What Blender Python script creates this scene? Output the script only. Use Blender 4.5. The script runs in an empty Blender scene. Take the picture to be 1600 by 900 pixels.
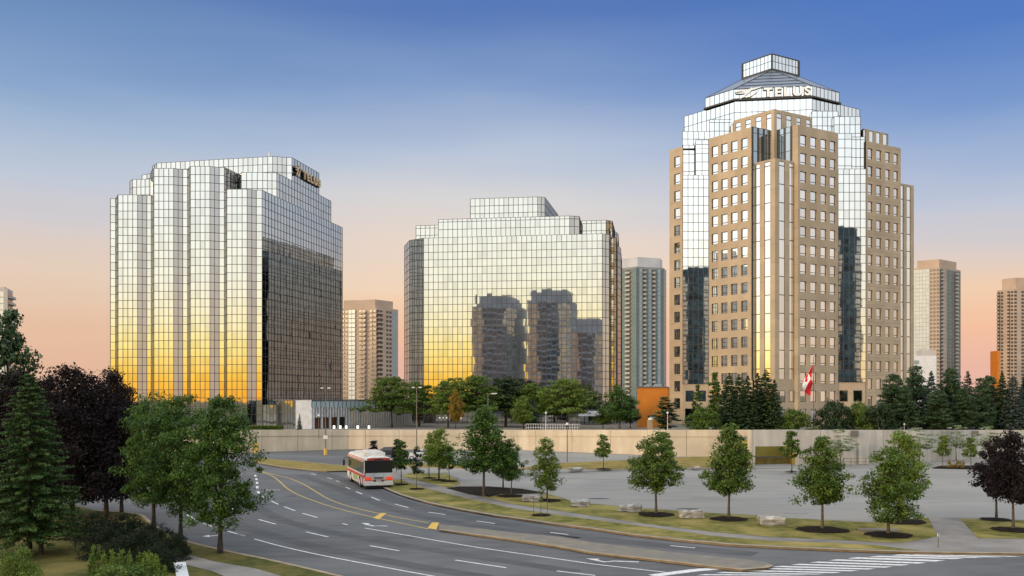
import bpy, math, random
import numpy as np
from mathutils import Vector, Matrix
R = math.radians
C = bpy.context.scene.collection
sc = bpy.context.scene
# ---------------------------------------------------------------- camera model
F = 1386.0; H0 = 8.0; HY = 625.0
def gp(px, py, z=0.0):
    Y = F * (H0 - z) / (py - HY)
    return ((px - 800) / F * Y, Y, z)
def pX(px, Y): return (px - 800) / F * Y
def pZ(py, Y): return H0 + (HY - py) * Y / F
def pt(px, Y): return (pX(px, Y), Y)
cam = bpy.data.cameras.new('camera'); co = bpy.data.objects.new('camera', cam); C.objects.link(co)
co.location = (0, 0, H0); co.rotation_euler = (R(90), 0, 0)
cam.sensor_width = 36; cam.lens = 36 * F / 1600; cam.shift_y = (HY - 450) / 1600
cam.clip_start = 0.5; cam.clip_end = 9000
sc.camera = co
sc.view_settings.view_transform = 'Standard'; sc.view_settings.look = 'None'
sc.view_settings.exposure = 0.0; sc.view_settings.gamma = 1
sc.cycles.max_bounces = 8; sc.cycles.transparent_max_bounces = 6
sc.cycles.caustics_reflective = False; sc.cycles.caustics_refractive = False

def s2l(c):
    return tuple(((v/255)/12.92 if v/255 <= .04045 else ((v/255+.055)/1.055)**2.4) for v in c)

# ---------------------------------------------------------------- tagging
def tag(o, label=None, cat=None, group=None, kind=None):
    if label: o['label'] = label
    if cat: o['category'] = cat
    if group: o['group'] = group
    if kind: o['kind'] = kind
    return o
def empty(name, loc, label=None, cat=None, group=None, rz=0):
    o = bpy.data.objects.new(name, None); C.objects.link(o)
    o.location = loc; o.rotation_euler = (0, 0, rz); o.empty_display_size = .2
    return tag(o, label, cat, group)

# ---------------------------------------------------------------- mesh builder
class MB:
    def __init__(s): s.v = []; s.f = []; s.m = []
    def quad(s, a, b, c, d, m=0):
        n = len(s.v); s.v += [a, b, c, d]; s.f.append((n, n+1, n+2, n+3)); s.m.append(m)
    def poly(s, pts, m=0):
        n = len(s.v); s.v += list(pts); s.f.append(tuple(range(n, n+len(pts)))); s.m.append(m)
    def box(s, x0, y0, z0, x1, y1, z1, m=0, M=None):
        p = [(x0,y0,z0),(x1,y0,z0),(x1,y1,z0),(x0,y1,z0),(x0,y0,z1),(x1,y0,z1),(x1,y1,z1),(x0,y1,z1)]
        if M is not None: p = [tuple(M @ Vector(q)) for q in p]
        n = len(s.v); s.v += p
        for f in ((3,2,1,0),(4,5,6,7),(0,1,5,4),(1,2,6,5),(2,3,7,6),(3,0,4,7)):
            s.f.append(tuple(n+i for i in f)); s.m.append(m)
    def obox(s, p0, p1, off0, off1, z0, z1, m=0, caps=True):
        """box along p0->p1 (2D), from outward offset off0 to off1"""
        dx, dy = p1[0]-p0[0], p1[1]-p0[1]; L = math.hypot(dx, dy); nx, ny = dy/L, -dx/L
        a = (p0[0]+nx*off1, p0[1]+ny*off1); b = (p1[0]+nx*off1, p1[1]+ny*off1)
        c = (p1[0]+nx*off0, p1[1]+ny*off0); d = (p0[0]+nx*off0, p0[1]+ny*off0)
        s.prism([a, b, c, d], z0, z1, m)
    def prism(s, pts, z0, z1, m=0, top=True, bottom=False, mt=None):
        n = len(pts)
        for i in range(n):
            a, b = pts[i], pts[(i+1) % n]
            s.quad((a[0],a[1],z0),(b[0],b[1],z0),(b[0],b[1],z1),(a[0],a[1],z1), m)
        if top: s.poly([(p[0],p[1],z1) for p in pts], m if mt is None else mt)
        if bottom: s.poly([(p[0],p[1],z0) for p in reversed(pts)], m)
    def tube(s, pts, rad, n=6, m=0, cap=False):
        base = len(s.v); k = len(pts)
        for i, p in enumerate(pts):
            p = Vector(p)
            t = (Vector(pts[min(i+1,k-1)]) - Vector(pts[max(i-1,0)]))
            t = t.normalized() if t.length > 1e-9 else Vector((0,0,1))
            a = t.cross(Vector((0,1,0)) if abs(t.y) < .9 else Vector((1,0,0))).normalized(); b = t.cross(a)
            r = rad[i] if hasattr(rad, '__len__') else rad
            for j in range(n):
                th = 2*math.pi*j/n
                s.v.append(tuple(p + a*math.cos(th)*r + b*math.sin(th)*r))
        for i in range(k-1):
            for j in range(n):
                q = (j+1) % n
                s.f.append((base+i*n+j, base+i*n+q, base+(i+1)*n+q, base+(i+1)*n+j)); s.m.append(m)
        if cap:
            s.f.append(tuple(base+(k-1)*n+j for j in range(n))); s.m.append(m)
            s.f.append(tuple(base+n-1-j for j in range(n))); s.m.append(m)
    def build(s, name, mats, parent=None, smooth=False, label=None, cat=None, group=None, kind=None):
        me = bpy.data.meshes.new(name); me.from_pydata(s.v, [], s.f)
        if not isinstance(mats, (list, tuple)): mats = [mats]
        for m in mats: me.materials.append(m)
        if any(s.m): me.polygons.foreach_set('material_index', s.m)
        if smooth: me.polygons.foreach_set('use_smooth', [True]*len(s.f))
        me.update()
        o = bpy.data.objects.new(name, me); C.objects.link(o)
        if parent is not None:
            o.parent = parent
            if parent.get('_w', 0): pass
        return tag(o, label, cat, group, kind)

def recalc(o):
    import bmesh
    bm = bmesh.new(); bm.from_mesh(o.data); bmesh.ops.recalc_face_normals(bm, faces=bm.faces); bm.to_mesh(o.data); bm.free()

# ---------------------------------------------------------------- materials
def base_mat(name):
    m = bpy.data.materials.new(name); m.use_nodes = True
    nt = m.node_tree; b = nt.nodes['Principled BSDF']; return m, nt, b
def noise_mat(name, c1, c2, scale=1.0, rough=.8, detail=5, metallic=0, bump=0, bscale=None, c3=None, s3=.1, stretch=None, spec=.3, lo=.35, hi=.65):
    m, nt, b = base_mat(name); N = nt.nodes; L = nt.links
    geo = N.new('ShaderNodeNewGeometry'); pos = geo.outputs['Position']
    if stretch:
        mp = N.new('ShaderNodeMapping'); mp.inputs['Scale'].default_value = stretch; L.new(pos, mp.inputs[0]); pos = mp.outputs[0]
    nz = N.new('ShaderNodeTexNoise'); nz.inputs['Scale'].default_value = scale; nz.inputs['Detail'].default_value = detail
    L.new(pos, nz.inputs['Vector'])
    mr = N.new('ShaderNodeMapRange'); mr.inputs[1].default_value = lo; mr.inputs[2].default_value = hi; L.new(nz.outputs[0], mr.inputs[0])
    mx = N.new('ShaderNodeMix'); mx.data_type = 'RGBA'; mx.inputs[6].default_value = (*c1, 1); mx.inputs[7].default_value = (*c2, 1)
    L.new(mr.outputs[0], mx.inputs[0]); out = mx.outputs[2]
    if c3:
        n3 = N.new('ShaderNodeTexNoise'); n3.inputs['Scale'].default_value = s3; n3.inputs['Detail'].default_value = 4
        L.new(geo.outputs['Position'], n3.inputs['Vector'])
        r3 = N.new('ShaderNodeMapRange'); r3.inputs[1].default_value = .45; r3.inputs[2].default_value = .68; L.new(n3.outputs[0], r3.inputs[0])
        m3 = N.new('ShaderNodeMix'); m3.data_type = 'RGBA'; m3.inputs[7].default_value = (*c3, 1)
        L.new(out, m3.inputs[6]); L.new(r3.outputs[0], m3.inputs[0]); out = m3.outputs[2]
    L.new(out, b.inputs['Base Color'])
    b.inputs['Roughness'].default_value = rough; b.inputs['Metallic'].default_value = metallic
    b.inputs['Specular IOR Level'].default_value = spec
    if bump:
        nb = N.new('ShaderNodeTexNoise'); nb.inputs['Scale'].default_value = bscale or scale*3; nb.inputs['Detail'].default_value = 4
        L.new(geo.outputs['Position'], nb.inputs['Vector'])
        bp = N.new('ShaderNodeBump'); bp.inputs['Strength'].default_value = bump; bp.inputs['Distance'].default_value = .05
        L.new(nb.outputs[0], bp.inputs['Height']); L.new(bp.outputs[0], b.inputs['Normal'])
    return m
def flat_mat(name, c, rough=.5, metallic=0, emit=None, spec=.5):
    m = noise_mat(name, tuple(x*.9 for x in c), tuple(min(1, x*1.08) for x in c), 1.3, rough, 3, metallic, spec=spec)
    if emit:
        b = m.node_tree.nodes['Principled BSDF']; b.inputs['Emission Color'].default_value = (*emit[0], 1); b.inputs['Emission Strength'].default_value = emit[1]
    return m
def mirror_mat(name, col, rough=.02, bump=.05, bscale=.35, dist=.05, metallic=1.0, lo=.86):
    m, nt, b = base_mat(name); N = nt.nodes; L = nt.links
    at = N.new('ShaderNodeAttribute'); at.attribute_name = 'tint'
    mr = N.new('ShaderNodeMapRange'); mr.inputs[3].default_value = lo; mr.inputs[4].default_value = 1.0
    L.new(at.outputs['Fac'], mr.inputs[0])
    vm = N.new('ShaderNodeVectorMath'); vm.operation = 'SCALE'; vm.inputs[0].default_value = col
    L.new(mr.outputs[0], vm.inputs['Scale']); L.new(vm.outputs[0], b.inputs['Base Color'])
    b.inputs['Metallic'].default_value = metallic; b.inputs['Roughness'].default_value = rough
    geo = N.new('ShaderNodeNewGeometry')
    nb = N.new('ShaderNodeTexNoise'); nb.inputs['Scale'].default_value = bscale; nb.inputs['Detail'].default_value = 2
    L.new(geo.outputs['Position'], nb.inputs['Vector'])
    bp = N.new('ShaderNodeBump'); bp.inputs['Strength'].default_value = bump; bp.inputs['Distance'].default_value = dist
    L.new(nb.outputs[0], bp.inputs['Height']); L.new(bp.outputs[0], b.inputs['Normal'])
    return m
def leaf_mat(name, c1, c2, trans=.25, rough=.55):
    m, nt, b = base_mat(name); N = nt.nodes; L = nt.links
    at = N.new('ShaderNodeAttribute'); at.attribute_name = 'tint'
    mx = N.new('ShaderNodeMix'); mx.data_type = 'RGBA'; mx.inputs[6].default_value = (*c1, 1); mx.inputs[7].default_value = (*c2, 1)
    L.new(at.outputs['Fac'], mx.inputs[0]); L.new(mx.outputs[2], b.inputs['Base Color'])
    b.inputs['Roughness'].default_value = rough; b.inputs['Specular IOR Level'].default_value = .3
    tr = N.new('ShaderNodeBsdfTranslucent'); L.new(mx.outputs[2], tr.inputs[0])
    ms = N.new('ShaderNodeMixShader'); ms.inputs[0].default_value = trans
    L.new(b.outputs[0], ms.inputs[1]); L.new(tr.outputs[0], ms.inputs[2])
    L.new(ms.outputs[0], N['Material Output'].inputs[0])
    return m

M = {}
M['asphalt'] = noise_mat('road_asphalt', (.082,.084,.088), (.112,.114,.118), .7, .85, 9, bump=.15, bscale=20, c3=(.138,.14,.143), s3=.09, stretch=(.5,1.4,1))
M['lot'] = noise_mat('lot_asphalt', (.205,.20,.185), (.245,.238,.222), .4, .88, 8, bump=.12, bscale=18, c3=(.275,.265,.245), s3=.09, stretch=(.25,1.5,1))
M['grass'] = noise_mat('lawn_grass', (.085,.092,.022), (.20,.18,.052), 1.6, .95, 9, bump=1, bscale=9, c3=(.31,.25,.09), s3=.3, spec=.1)
M['drygrass'] = noise_mat('dry_grass', (.19,.15,.045), (.29,.22,.075), 1.8, .95, 8, bump=.8, bscale=9, c3=(.16,.13,.04), s3=.3, spec=.1)
M['shadegrass'] = noise_mat('shade_toned_grass', (.05,.06,.015), (.10,.095,.03), 2.0, .95, 8, bump=.9, bscale=9, c3=(.16,.13,.045), s3=.25, spec=.1)  # darker copy of the lawn grass, garden shade put into the colour
M['pave'] = noise_mat('pavement_concrete', (.21,.195,.18), (.26,.245,.23), 1.2, .9, 6, bump=.1, bscale=15, c3=(.135,.13,.125), s3=.3, spec=.2)
M['kerb'] = noise_mat('kerb_concrete', (.26,.21,.145), (.34,.28,.2), 2, .9, 5, spec=.2)
M['median'] = noise_mat('median_concrete', (.17,.155,.13), (.22,.195,.155), 1.4, .9, 6, bump=.2, bscale=10, c3=(.17,.16,.15), s3=.5, spec=.2)
M['white'] = noise_mat('white_road_paint', (.5,.5,.5), (.72,.72,.72), 4, .7, 6)
M['yellow'] = noise_mat('yellow_road_paint', (.52,.32,.06), (.68,.45,.1), 4, .7, 6)
M['yline'] = noise_mat('yellow_line_paint', (.38,.28,.1), (.5,.36,.12), 4, .7, 6)
M['mulch'] = noise_mat('bark_mulch', (.008,.006,.005), (.028,.02,.014), 9, .95, 8, bump=1, bscale=14, spec=.1)
M['wall'] = noise_mat('retaining_concrete', (.52,.445,.33), (.64,.56,.44), 1.1, .85, 8, bump=.1, bscale=6, c3=(.49,.42,.32), s3=.25, stretch=(1,1,.13), spec=.2)
M['wallgrey'] = noise_mat('grey_concrete', (.42,.39,.34), (.54,.51,.46), 1.1, .85, 8, bump=.1, bscale=6, c3=(.38,.35,.31), s3=.25, stretch=(1,1,.13), spec=.2)
M['plaza'] = noise_mat('plaza_paving', (.16,.15,.13), (.22,.2,.18), 1, .9, 5)
M['earth'] = noise_mat('earth', (.07,.07,.035), (.12,.11,.06), .05, .95, 6)
M['mirror'] = mirror_mat('silver_mirror_glass', (.60,.61,.60), bump=.03)
M['mirrorw'] = mirror_mat('rippled_mirror_glass', (.52,.57,.60), bump=.22, bscale=.16, dist=.12)
M['mirror3'] = mirror_mat('bright_mirror_glass', (.84,.87,.87), bump=.03)
M['mirror2'] = mirror_mat('silver_mirror_glass_wavy', (.59,.595,.575), bump=.05, bscale=.16, dist=.09)
M['mirrordark'] = mirror_mat('smoked_glass', (.40,.46,.5))
M['mull'] = flat_mat('dark_mullion', (.045,.042,.04), .5)
M['beige'] = noise_mat('beige_precast', (.42,.335,.235), (.49,.395,.28), .35, .85, 6, c3=(.41,.33,.235), s3=.12, spec=.25)
def jointed(m, pitch=3.68, off=2.1):
    nt = m.node_tree; N = nt.nodes; L = nt.links; b = N['Principled BSDF']; src = b.inputs['Base Color'].links[0].from_socket
    g = N.new('ShaderNodeNewGeometry'); s = N.new('ShaderNodeSeparateXYZ'); L.new(g.outputs['Position'], s.inputs[0])
    def M2(op, a, v, c=None):
        n = N.new('ShaderNodeMath'); n.operation = op; L.new(a, n.inputs[0])
        if v is not None: n.inputs[1].default_value = v
        return n.outputs[0]
    z = M2('SUBTRACT', s.outputs['Z'], off); z = M2('DIVIDE', z, pitch); fr = M2('FRACT', z, None); fl = M2('FLOOR', z, None)
    lt = M2('LESS_THAN', fr, .035/pitch*2)
    wn = N.new('ShaderNodeTexWhiteNoise'); wn.noise_dimensions = '2D'
    x = M2('MULTIPLY', s.outputs['X'], .37); x = M2('FLOOR', x, None); cb = N.new('ShaderNodeCombineXYZ'); L.new(x, cb.inputs[0]); L.new(fl, cb.inputs[1]); L.new(cb.outputs[0], wn.inputs['Vector'])
    mr = N.new('ShaderNodeMapRange'); mr.inputs[3].default_value = .93; mr.inputs[4].default_value = 1.06; L.new(wn.outputs['Value'], mr.inputs[0])
    k = N.new('ShaderNodeMath'); k.operation = 'MULTIPLY_ADD'; L.new(lt, k.inputs[0]); k.inputs[1].default_value = -.3; L.new(mr.outputs[0], k.inputs[2])
    vm = N.new('ShaderNodeVectorMath'); vm.operation = 'SCALE'; L.new(src, vm.inputs[0]); L.new(k.outputs[0], vm.inputs['Scale']); L.new(vm.outputs[0], b.inputs['Base Color'])
jointed(M['beige'])
M['frame'] = flat_mat('dark_window_frame', (.05,.04,.035), .5)
M['winglass'] = mirror_mat('window_glass', (.92,.93,.94), bump=.04, lo=.74)
M['roofblue'] = mirror_mat('blue_sloped_glass', (.17,.21,.28), rough=.35, metallic=.6)
M['roof'] = noise_mat('flat_roof', (.14,.14,.14), (.2,.2,.2), .5, .9)
M['panel'] = flat_mat('pale_sign_panel', (.62,.62,.6), .35)
M['letterw'] = flat_mat('white_letter', (.84,.91,1.0), .4)
M['letterg'] = flat_mat('gold_letter', (.62,.46,.27), .35)
M['letterd'] = flat_mat('dark_letter_edge', (.08,.06,.05), .5)
M['steel'] = flat_mat('painted_steel', (.13,.115,.1), .5)
M['steelw'] = flat_mat('white_steel', (.62,.63,.64), .45)
M['orange'] = noise_mat('orange_render', (.52,.17,.02), (.58,.2,.025), .5, .8)
M['bark'] = noise_mat('bark', (.03,.023,.018), (.075,.06,.048), 5, .95, 6, bump=.6, bscale=14)
M['barkl'] = noise_mat('young_bark', (.07,.055,.042), (.12,.10,.08), 6, .95, 6)
M['rubber'] = flat_mat('rubber', (.02,.02,.02), .7)
M['leafA'] = leaf_mat('green_leaves', (.03,.07,.009), (.14,.21,.026))
M['leafB'] = leaf_mat('mid_green_leaves', (.05,.10,.014), (.18,.25,.035))
M['leafL'] = leaf_mat('yellow_green_leaves', (.10,.17,.02), (.21,.29,.04), .35)
M['leafP'] = leaf_mat('purple_leaves', (.005,.003,.0035), (.017,.008,.009), .1, .85)
M['leafD'] = leaf_mat('dark_leaves', (.012,.028,.010), (.04,.07,.02), .15)
M['leafDk'] = leaf_mat('yew_leaves', (.005,.012,.005), (.018,.032,.012), .1, .8)
M['leafF'] = leaf_mat('shaded_maple_leaves', (.02,.058,.008), (.09,.175,.022), .25)
M['leafO'] = leaf_mat('turning_leaves', (.16,.15,.02), (.4,.22,.03), .35)
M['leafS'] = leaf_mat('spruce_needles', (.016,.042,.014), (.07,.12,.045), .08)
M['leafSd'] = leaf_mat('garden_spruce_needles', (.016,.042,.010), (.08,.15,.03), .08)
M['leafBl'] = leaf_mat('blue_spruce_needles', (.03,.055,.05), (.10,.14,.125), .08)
M['leafW'] = leaf_mat('pale_dogwood_leaves', (.09,.15,.03), (.42,.46,.32), .3)
M['stone'] = noise_mat('quarried_limestone', (.24,.235,.225), (.50,.49,.475), 3.0, .9, 9, bump=1, bscale=5, c3=(.17,.155,.135), s3=1.6, stretch=(.7,.7,2.6))

# ---------------------------------------------------------------- world and sun
SUN = (-.80, -.60); SUN_EL = 9
w = bpy.data.worlds.new('World'); sc.world = w; w.use_nodes = True
N = w.node_tree.nodes; L = w.node_tree.links; N.clear()
tc = N.new('ShaderNodeTexCoord'); nrm = N.new('ShaderNodeVectorMath'); nrm.operation = 'NORMALIZE'
L.new(tc.outputs['Generated'], nrm.inputs[0])
sep = N.new('ShaderNodeSeparateXYZ'); L.new(nrm.outputs[0], sep.inputs[0])
# soft streaks in the glow, moving the ramp a little
nz = N.new('ShaderNodeTexNoise'); nz.inputs['Scale'].default_value = 3; nz.inputs['Detail'].default_value = 4
mp = N.new('ShaderNodeMapping'); mp.inputs['Scale'].default_value = (1, 1, 7); L.new(nrm.outputs[0], mp.inputs[0]); L.new(mp.outputs[0], nz.inputs['Vector'])
ad = N.new('ShaderNodeMath'); ad.operation = 'MULTIPLY_ADD'; ad.inputs[1].default_value = .045; L.new(nz.outputs[0], ad.inputs[0])
sb = N.new('ShaderNodeMath'); sb.operation = 'SUBTRACT'; sb.inputs[1].default_value = .0225; L.new(sep.outputs['Z'], sb.inputs[0]); L.new(sb.outputs[0], ad.inputs[2])
def ramp(stops):
    r = N.new('ShaderNodeValToRGB'); e = r.color_ramp.elements
    while len(e) > 1: e.remove(e[0])
    e[0].position = stops[0][0]; e[0].color = (*stops[0][1], 1)
    for p, c in stops[1:]:
        q = e.new(p); q.color = (*c, 1)
    L.new(ad.outputs[0], r.inputs[0]); return r.outputs[0]
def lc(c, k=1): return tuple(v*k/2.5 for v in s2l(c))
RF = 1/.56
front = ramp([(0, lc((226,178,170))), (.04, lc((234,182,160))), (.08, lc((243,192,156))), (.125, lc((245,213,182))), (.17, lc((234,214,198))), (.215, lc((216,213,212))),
              (.27, lc((184,196,216))), (.33, lc((134,160,203))), (.40, lc((88,122,184))), (.5, lc((70,106,178))), (.62, (.42,.46,.52)), (1, (.62,.63,.64))])  # zenith stops of all ramps brightened, out of view, to light the ground
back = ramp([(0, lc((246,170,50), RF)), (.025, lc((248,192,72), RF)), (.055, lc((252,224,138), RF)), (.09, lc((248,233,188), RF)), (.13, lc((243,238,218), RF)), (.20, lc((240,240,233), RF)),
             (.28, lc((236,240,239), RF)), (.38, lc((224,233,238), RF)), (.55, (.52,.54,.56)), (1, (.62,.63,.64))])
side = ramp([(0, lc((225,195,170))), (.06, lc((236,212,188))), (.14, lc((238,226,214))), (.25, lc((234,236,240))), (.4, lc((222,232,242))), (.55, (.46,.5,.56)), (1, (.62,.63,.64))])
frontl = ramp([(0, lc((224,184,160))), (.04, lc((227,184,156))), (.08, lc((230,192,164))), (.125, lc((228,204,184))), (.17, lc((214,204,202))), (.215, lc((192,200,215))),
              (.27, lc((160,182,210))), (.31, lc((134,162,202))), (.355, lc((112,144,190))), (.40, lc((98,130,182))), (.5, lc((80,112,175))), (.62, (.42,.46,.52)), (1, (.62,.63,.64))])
# azimuth weights
flat = N.new('ShaderNodeVectorMath'); flat.operation = 'MULTIPLY'; flat.inputs[1].default_value = (1, 1, 0); L.new(nrm.outputs[0], flat.inputs[0])
fn = N.new('ShaderNodeVectorMath'); fn.operation = 'NORMALIZE'; L.new(flat.outputs[0], fn.inputs[0])
def azw(dirv, lo, hi):
    d = N.new('ShaderNodeVectorMath'); d.operation = 'DOT_PRODUCT'; d.inputs[1].default_value = dirv; L.new(fn.outputs[0], d.inputs[0])
    m = N.new('ShaderNodeMapRange'); m.interpolation_type = 'SMOOTHSTEP'; m.inputs[1].default_value = lo; m.inputs[2].default_value = hi
    L.new(d.outputs['Value'], m.inputs[0]); return m.outputs[0]
def mix(f, a, b):
    m = N.new('ShaderNodeMix'); m.data_type = 'RGBA'; L.new(f, m.inputs[0]); L.new(a, m.inputs[6]); L.new(b, m.inputs[7]); return m.outputs[2]
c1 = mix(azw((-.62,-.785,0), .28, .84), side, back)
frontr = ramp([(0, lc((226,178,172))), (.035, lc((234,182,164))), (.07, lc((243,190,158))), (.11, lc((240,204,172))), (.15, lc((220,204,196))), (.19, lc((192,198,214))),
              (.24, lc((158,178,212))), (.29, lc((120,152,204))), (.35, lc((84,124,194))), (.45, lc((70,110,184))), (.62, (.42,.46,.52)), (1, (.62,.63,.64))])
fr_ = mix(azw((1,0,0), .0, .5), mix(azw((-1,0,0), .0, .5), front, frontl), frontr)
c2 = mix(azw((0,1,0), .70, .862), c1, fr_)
sky = N.new('ShaderNodeTexSky'); sky.sky_type = 'NISHITA'; sky.sun_disc = False
sky.sun_elevation = R(SUN_EL); sky.sun_rotation = math.atan2(SUN[0], SUN[1])
bg1 = N.new('ShaderNodeBackground'); bg1.inputs[1].default_value = .05 * .05; L.new(sky.outputs[0], bg1.inputs[0])
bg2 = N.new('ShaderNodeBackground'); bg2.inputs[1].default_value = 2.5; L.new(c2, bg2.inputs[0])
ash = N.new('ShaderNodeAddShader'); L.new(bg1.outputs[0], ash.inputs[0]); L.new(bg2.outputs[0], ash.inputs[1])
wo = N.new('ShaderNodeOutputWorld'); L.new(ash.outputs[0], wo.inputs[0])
sl = bpy.data.lights.new('sun', 'SUN'); sl.energy = 2.0; sl.angle = R(10); sl.color = (1, .68, .38)
so = bpy.data.objects.new('sun', sl); C.objects.link(so)
sv = Vector((SUN[0]*math.cos(R(SUN_EL)), SUN[1]*math.cos(R(SUN_EL)), math.sin(R(SUN_EL))))
so.rotation_euler = sv.to_track_quat('Z', 'Y').to_euler(); so.location = (-200, -200, 120)

# ---------------------------------------------------------------- ground
def ground_poly(name, pxs, z, mat, thick=0, label=None, kind='structure', extra=None):
    pts = [gp(a, b, z)[:2] for a, b in pxs]
    if extra: pts += extra
    ar = sum(pts[i][0]*pts[(i+1)%len(pts)][1]-pts[(i+1)%len(pts)][0]*pts[i][1] for i in range(len(pts)))
    if ar < 0: pts.reverse()
    b = MB(); b.poly([(x, y, z) for x, y in pts], 0)
    if thick:
        b.prism(pts, z-thick, z, 1 if isinstance(mat, list) else 0, top=False)
    return b.build(name, mat, kind=kind, label=label)
b = MB(); b.quad((-4000,-4000,-.06),(4000,-4000,-.06),(4000,6000,-.06),(-4000,6000,-.06))
b.build('ground', M['earth'], kind='structure', label='flat earth reaching the horizon')
b = MB(); b.quad((-400,-60,0),(400,-60,0),(400,175,0),(-400,175,0))
b.build('road', M['asphalt'], kind='structure', label='wide curving asphalt road')
KERB = [(560,748),(585,754.5),(607,764),(629,773),(667,784),(714,794),(776,805),(800,808),(862,817),(925,825),(987,834),(1066,843),(1144,850),(1222,854),(1315,858),(1440,862),(1600,864),(1760,866)]
LOTEDGE = [(1760,812),(1600,812),(1500,809),(1450,807.5),(1405,811),(1359,815),(1300,812),(1237,809),(1184,805),(1106,800),(1060,797),(1010,794),(967,790),(925,786),(890,781),(857,771),(815,764),(765,759.5),(722,753.5),(716,746),(700,738),(682,739),(640,737),(600,738)]
# lighter parking lot
ground_poly('parking_lot', [(560,748)] + KERB[2:12:3] + [(1144,850),(1760,862)], .006, M['lot'], extra=[(150,124),(150,145),(-8,146),(-11,120),(-14,104)], label='pale worn asphalt of the empty parking lot')
Z1 = .13
KERBO = [gp(a, b, 0)[:2] for a, b in KERB]
def raised(name, pxs, z, mats, label):
    return ground_poly(name, pxs, z, mats, thick=z+.02, label=label)
raised('pavement', KERB + LOTEDGE, Z1, [M['pave'], M['kerb']], 'concrete footpath curving beside the road with a kerb')
def ribbon(name, pxs, w0, z, mat, label=None, kind='structure', w1=None, b=None, m=0):
    own = b is None
    if own: b = MB()
    P = [Vector(gp(x, y, z)) for x, y in pxs]
    # smooth with catmull-rom
    Q = []
    for i in range(len(P)-1):
        p0, p1, p2, p3 = P[max(i-1,0)], P[i], P[i+1], P[min(i+2,len(P)-1)]
        n = max(1, int((p2-p1).length/1.5)) if len(P) > 2 else 1
        for k in range(n):
            t = k/n
            Q.append(.5*((2*p1)+(p2-p0)*t+(2*p0-5*p1+4*p2-p3)*t*t+(3*p1-p0-3*p2+p3)*t*t*t))
    Q.append(P[-1])
    Lr = []
    for i, q in enumerate(Q):
        d = (Q[min(i+1,len(Q)-1)]-Q[max(i-1,0)]); d.z = 0; d.normalize(); n = Vector((-d.y, d.x, 0))*w0/2
        Lr.append((tuple(q+n), tuple(q-n)))
    for i in range(len(Lr)-1):
        b.quad(Lr[i][1], Lr[i+1][1], Lr[i+1][0], Lr[i][0], m)
    if own: return b.build(name, mat, kind=kind, label=label)
ribbon('kerb', [(x, y) for x, y in KERB], .34, Z1+.004, M['kerb'], 'sandy concrete kerb along the road')
VTOP = [(600,748),(627,750),(662,762),(695,770),(732,779),(770,787),(800,794),(906,809),(1012,823),(1112,837),(1206,845),(1300,848),(1370,852),(1419,858)]
ground_poly('verge', [(600,756)]+[(x, y-1.4) for x, y in KERB[2:16]] + VTOP[::-1], Z1+.006, M['grass'], label='strip of grass between road and footpath')
LT = [(627,744.5),(665,753.5),(700,762),(732,772),(770,779.5),(800,787.5),(894,801),(1019,819.5),(1112,830.6),(1206,839),(1300,843),(1360,846.5),(1408,848),(1466,838)]
ground_poly('lawn', LT + [(1450,808.5),(1405,812),(1359,816)] + [(x, y+.8) for x, y in LOTEDGE[7:16]] + [(835,774),(782,771.5),(767,776),(737,772),(706,762),(709,759.5),(720,756),(712,748),(698,740),(640,739)], Z1+.012, M['grass'], label='patchy lawn between footpath and parking lot')
ground_poly('lawn', [(1500,810),(1528,841),(1760,842),(1760,813),(1600,813)], Z1+.012, M['grass'], label='patchy lawn right of the concrete path')
ground_poly('lawn', [(395,715),(470,721),(540,727.5),(600,729),(600,736),(540,735),(510,736),(445,729.5),(397,721.5)], .14, [M['drygrass'], M['kerb']], thick=.15, label='dry grass strip with a sandy kerb beyond the road')
ribbon('kerb', [(395,715),(470,721),(540,727.5),(600,729)], .35, .152, M['kerb'], 'sandy kerb on the far side of the dry strip')
ribbon('kerb', [(397,721.5),(445,729.5),(510,736),(540,735),(600,736)], .35, .152, M['kerb'], 'sandy kerb on the near side of the dry strip')
ground_poly('lawn', [(615,727),(665,729),(730,731),(728,727),(665,722.5),(615,721)], .14, [M['drygrass'], M['kerb']], thick=.15, label='short dry grass island behind the bus')
ribbon('kerb', [(600,721),(665,723),(728,727.5)], .4, .15, M['yellow'], 'yellow kerb behind the small trees')
ground_poly('lawn', [(800,733),(867,724),(982,718.5),(1060,714.5),(1172,711),(1174,730),(1087,731),(1060,731),(955,733),(872,731)], .14, [M['drygrass'], M['kerb']], thick=.15, label='dry grass island below the retaining wall')
ribbon('kerb', [(820,737),(872,737),(955,734),(1060,731.8),(1172,730.5),(1240,729.5)], .45, .155, M['pave'], 'pale kerb in front of the dry island')
ribbon('kerb', [(770,735),(867,724),(982,718.5),(1060,714.5)], .4, .155, M['kerb'], 'sandy kerb behind the dry island')
ground_poly('mulch_bed', [(697,762.5),(717,760),(765,760),(815,763.5),(857,770.5),(810,771.5),(782,772),(765,776.5),(735,772.5)], Z1+.02, M['mulch'], label='large bed of dark mulch under the dense trees')
# left garden
LG = [(600,918),(532,900),(464,884),(411,872),(370,864),(330,855),(290,845),(262,834),(247,826),(232,814),(213,802),(147,797),(112,788),(40,784),(-60,784),(-160,784)]
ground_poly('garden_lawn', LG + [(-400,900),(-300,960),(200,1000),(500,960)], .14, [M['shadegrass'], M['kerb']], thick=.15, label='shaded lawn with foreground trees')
ribbon('kerb', LG[:12], .25, .152, M['kerb'], 'kerb along the left lawn')
ground_poly('footpath', [(258,862),(300,868),(333,877),(400,888.5),(440,900),(470,912),(390,912),(350,900),(333,893),(290,882),(262,873)], .158, M['pave'], label='narrow concrete footpath crossing the left lawn')
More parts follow.
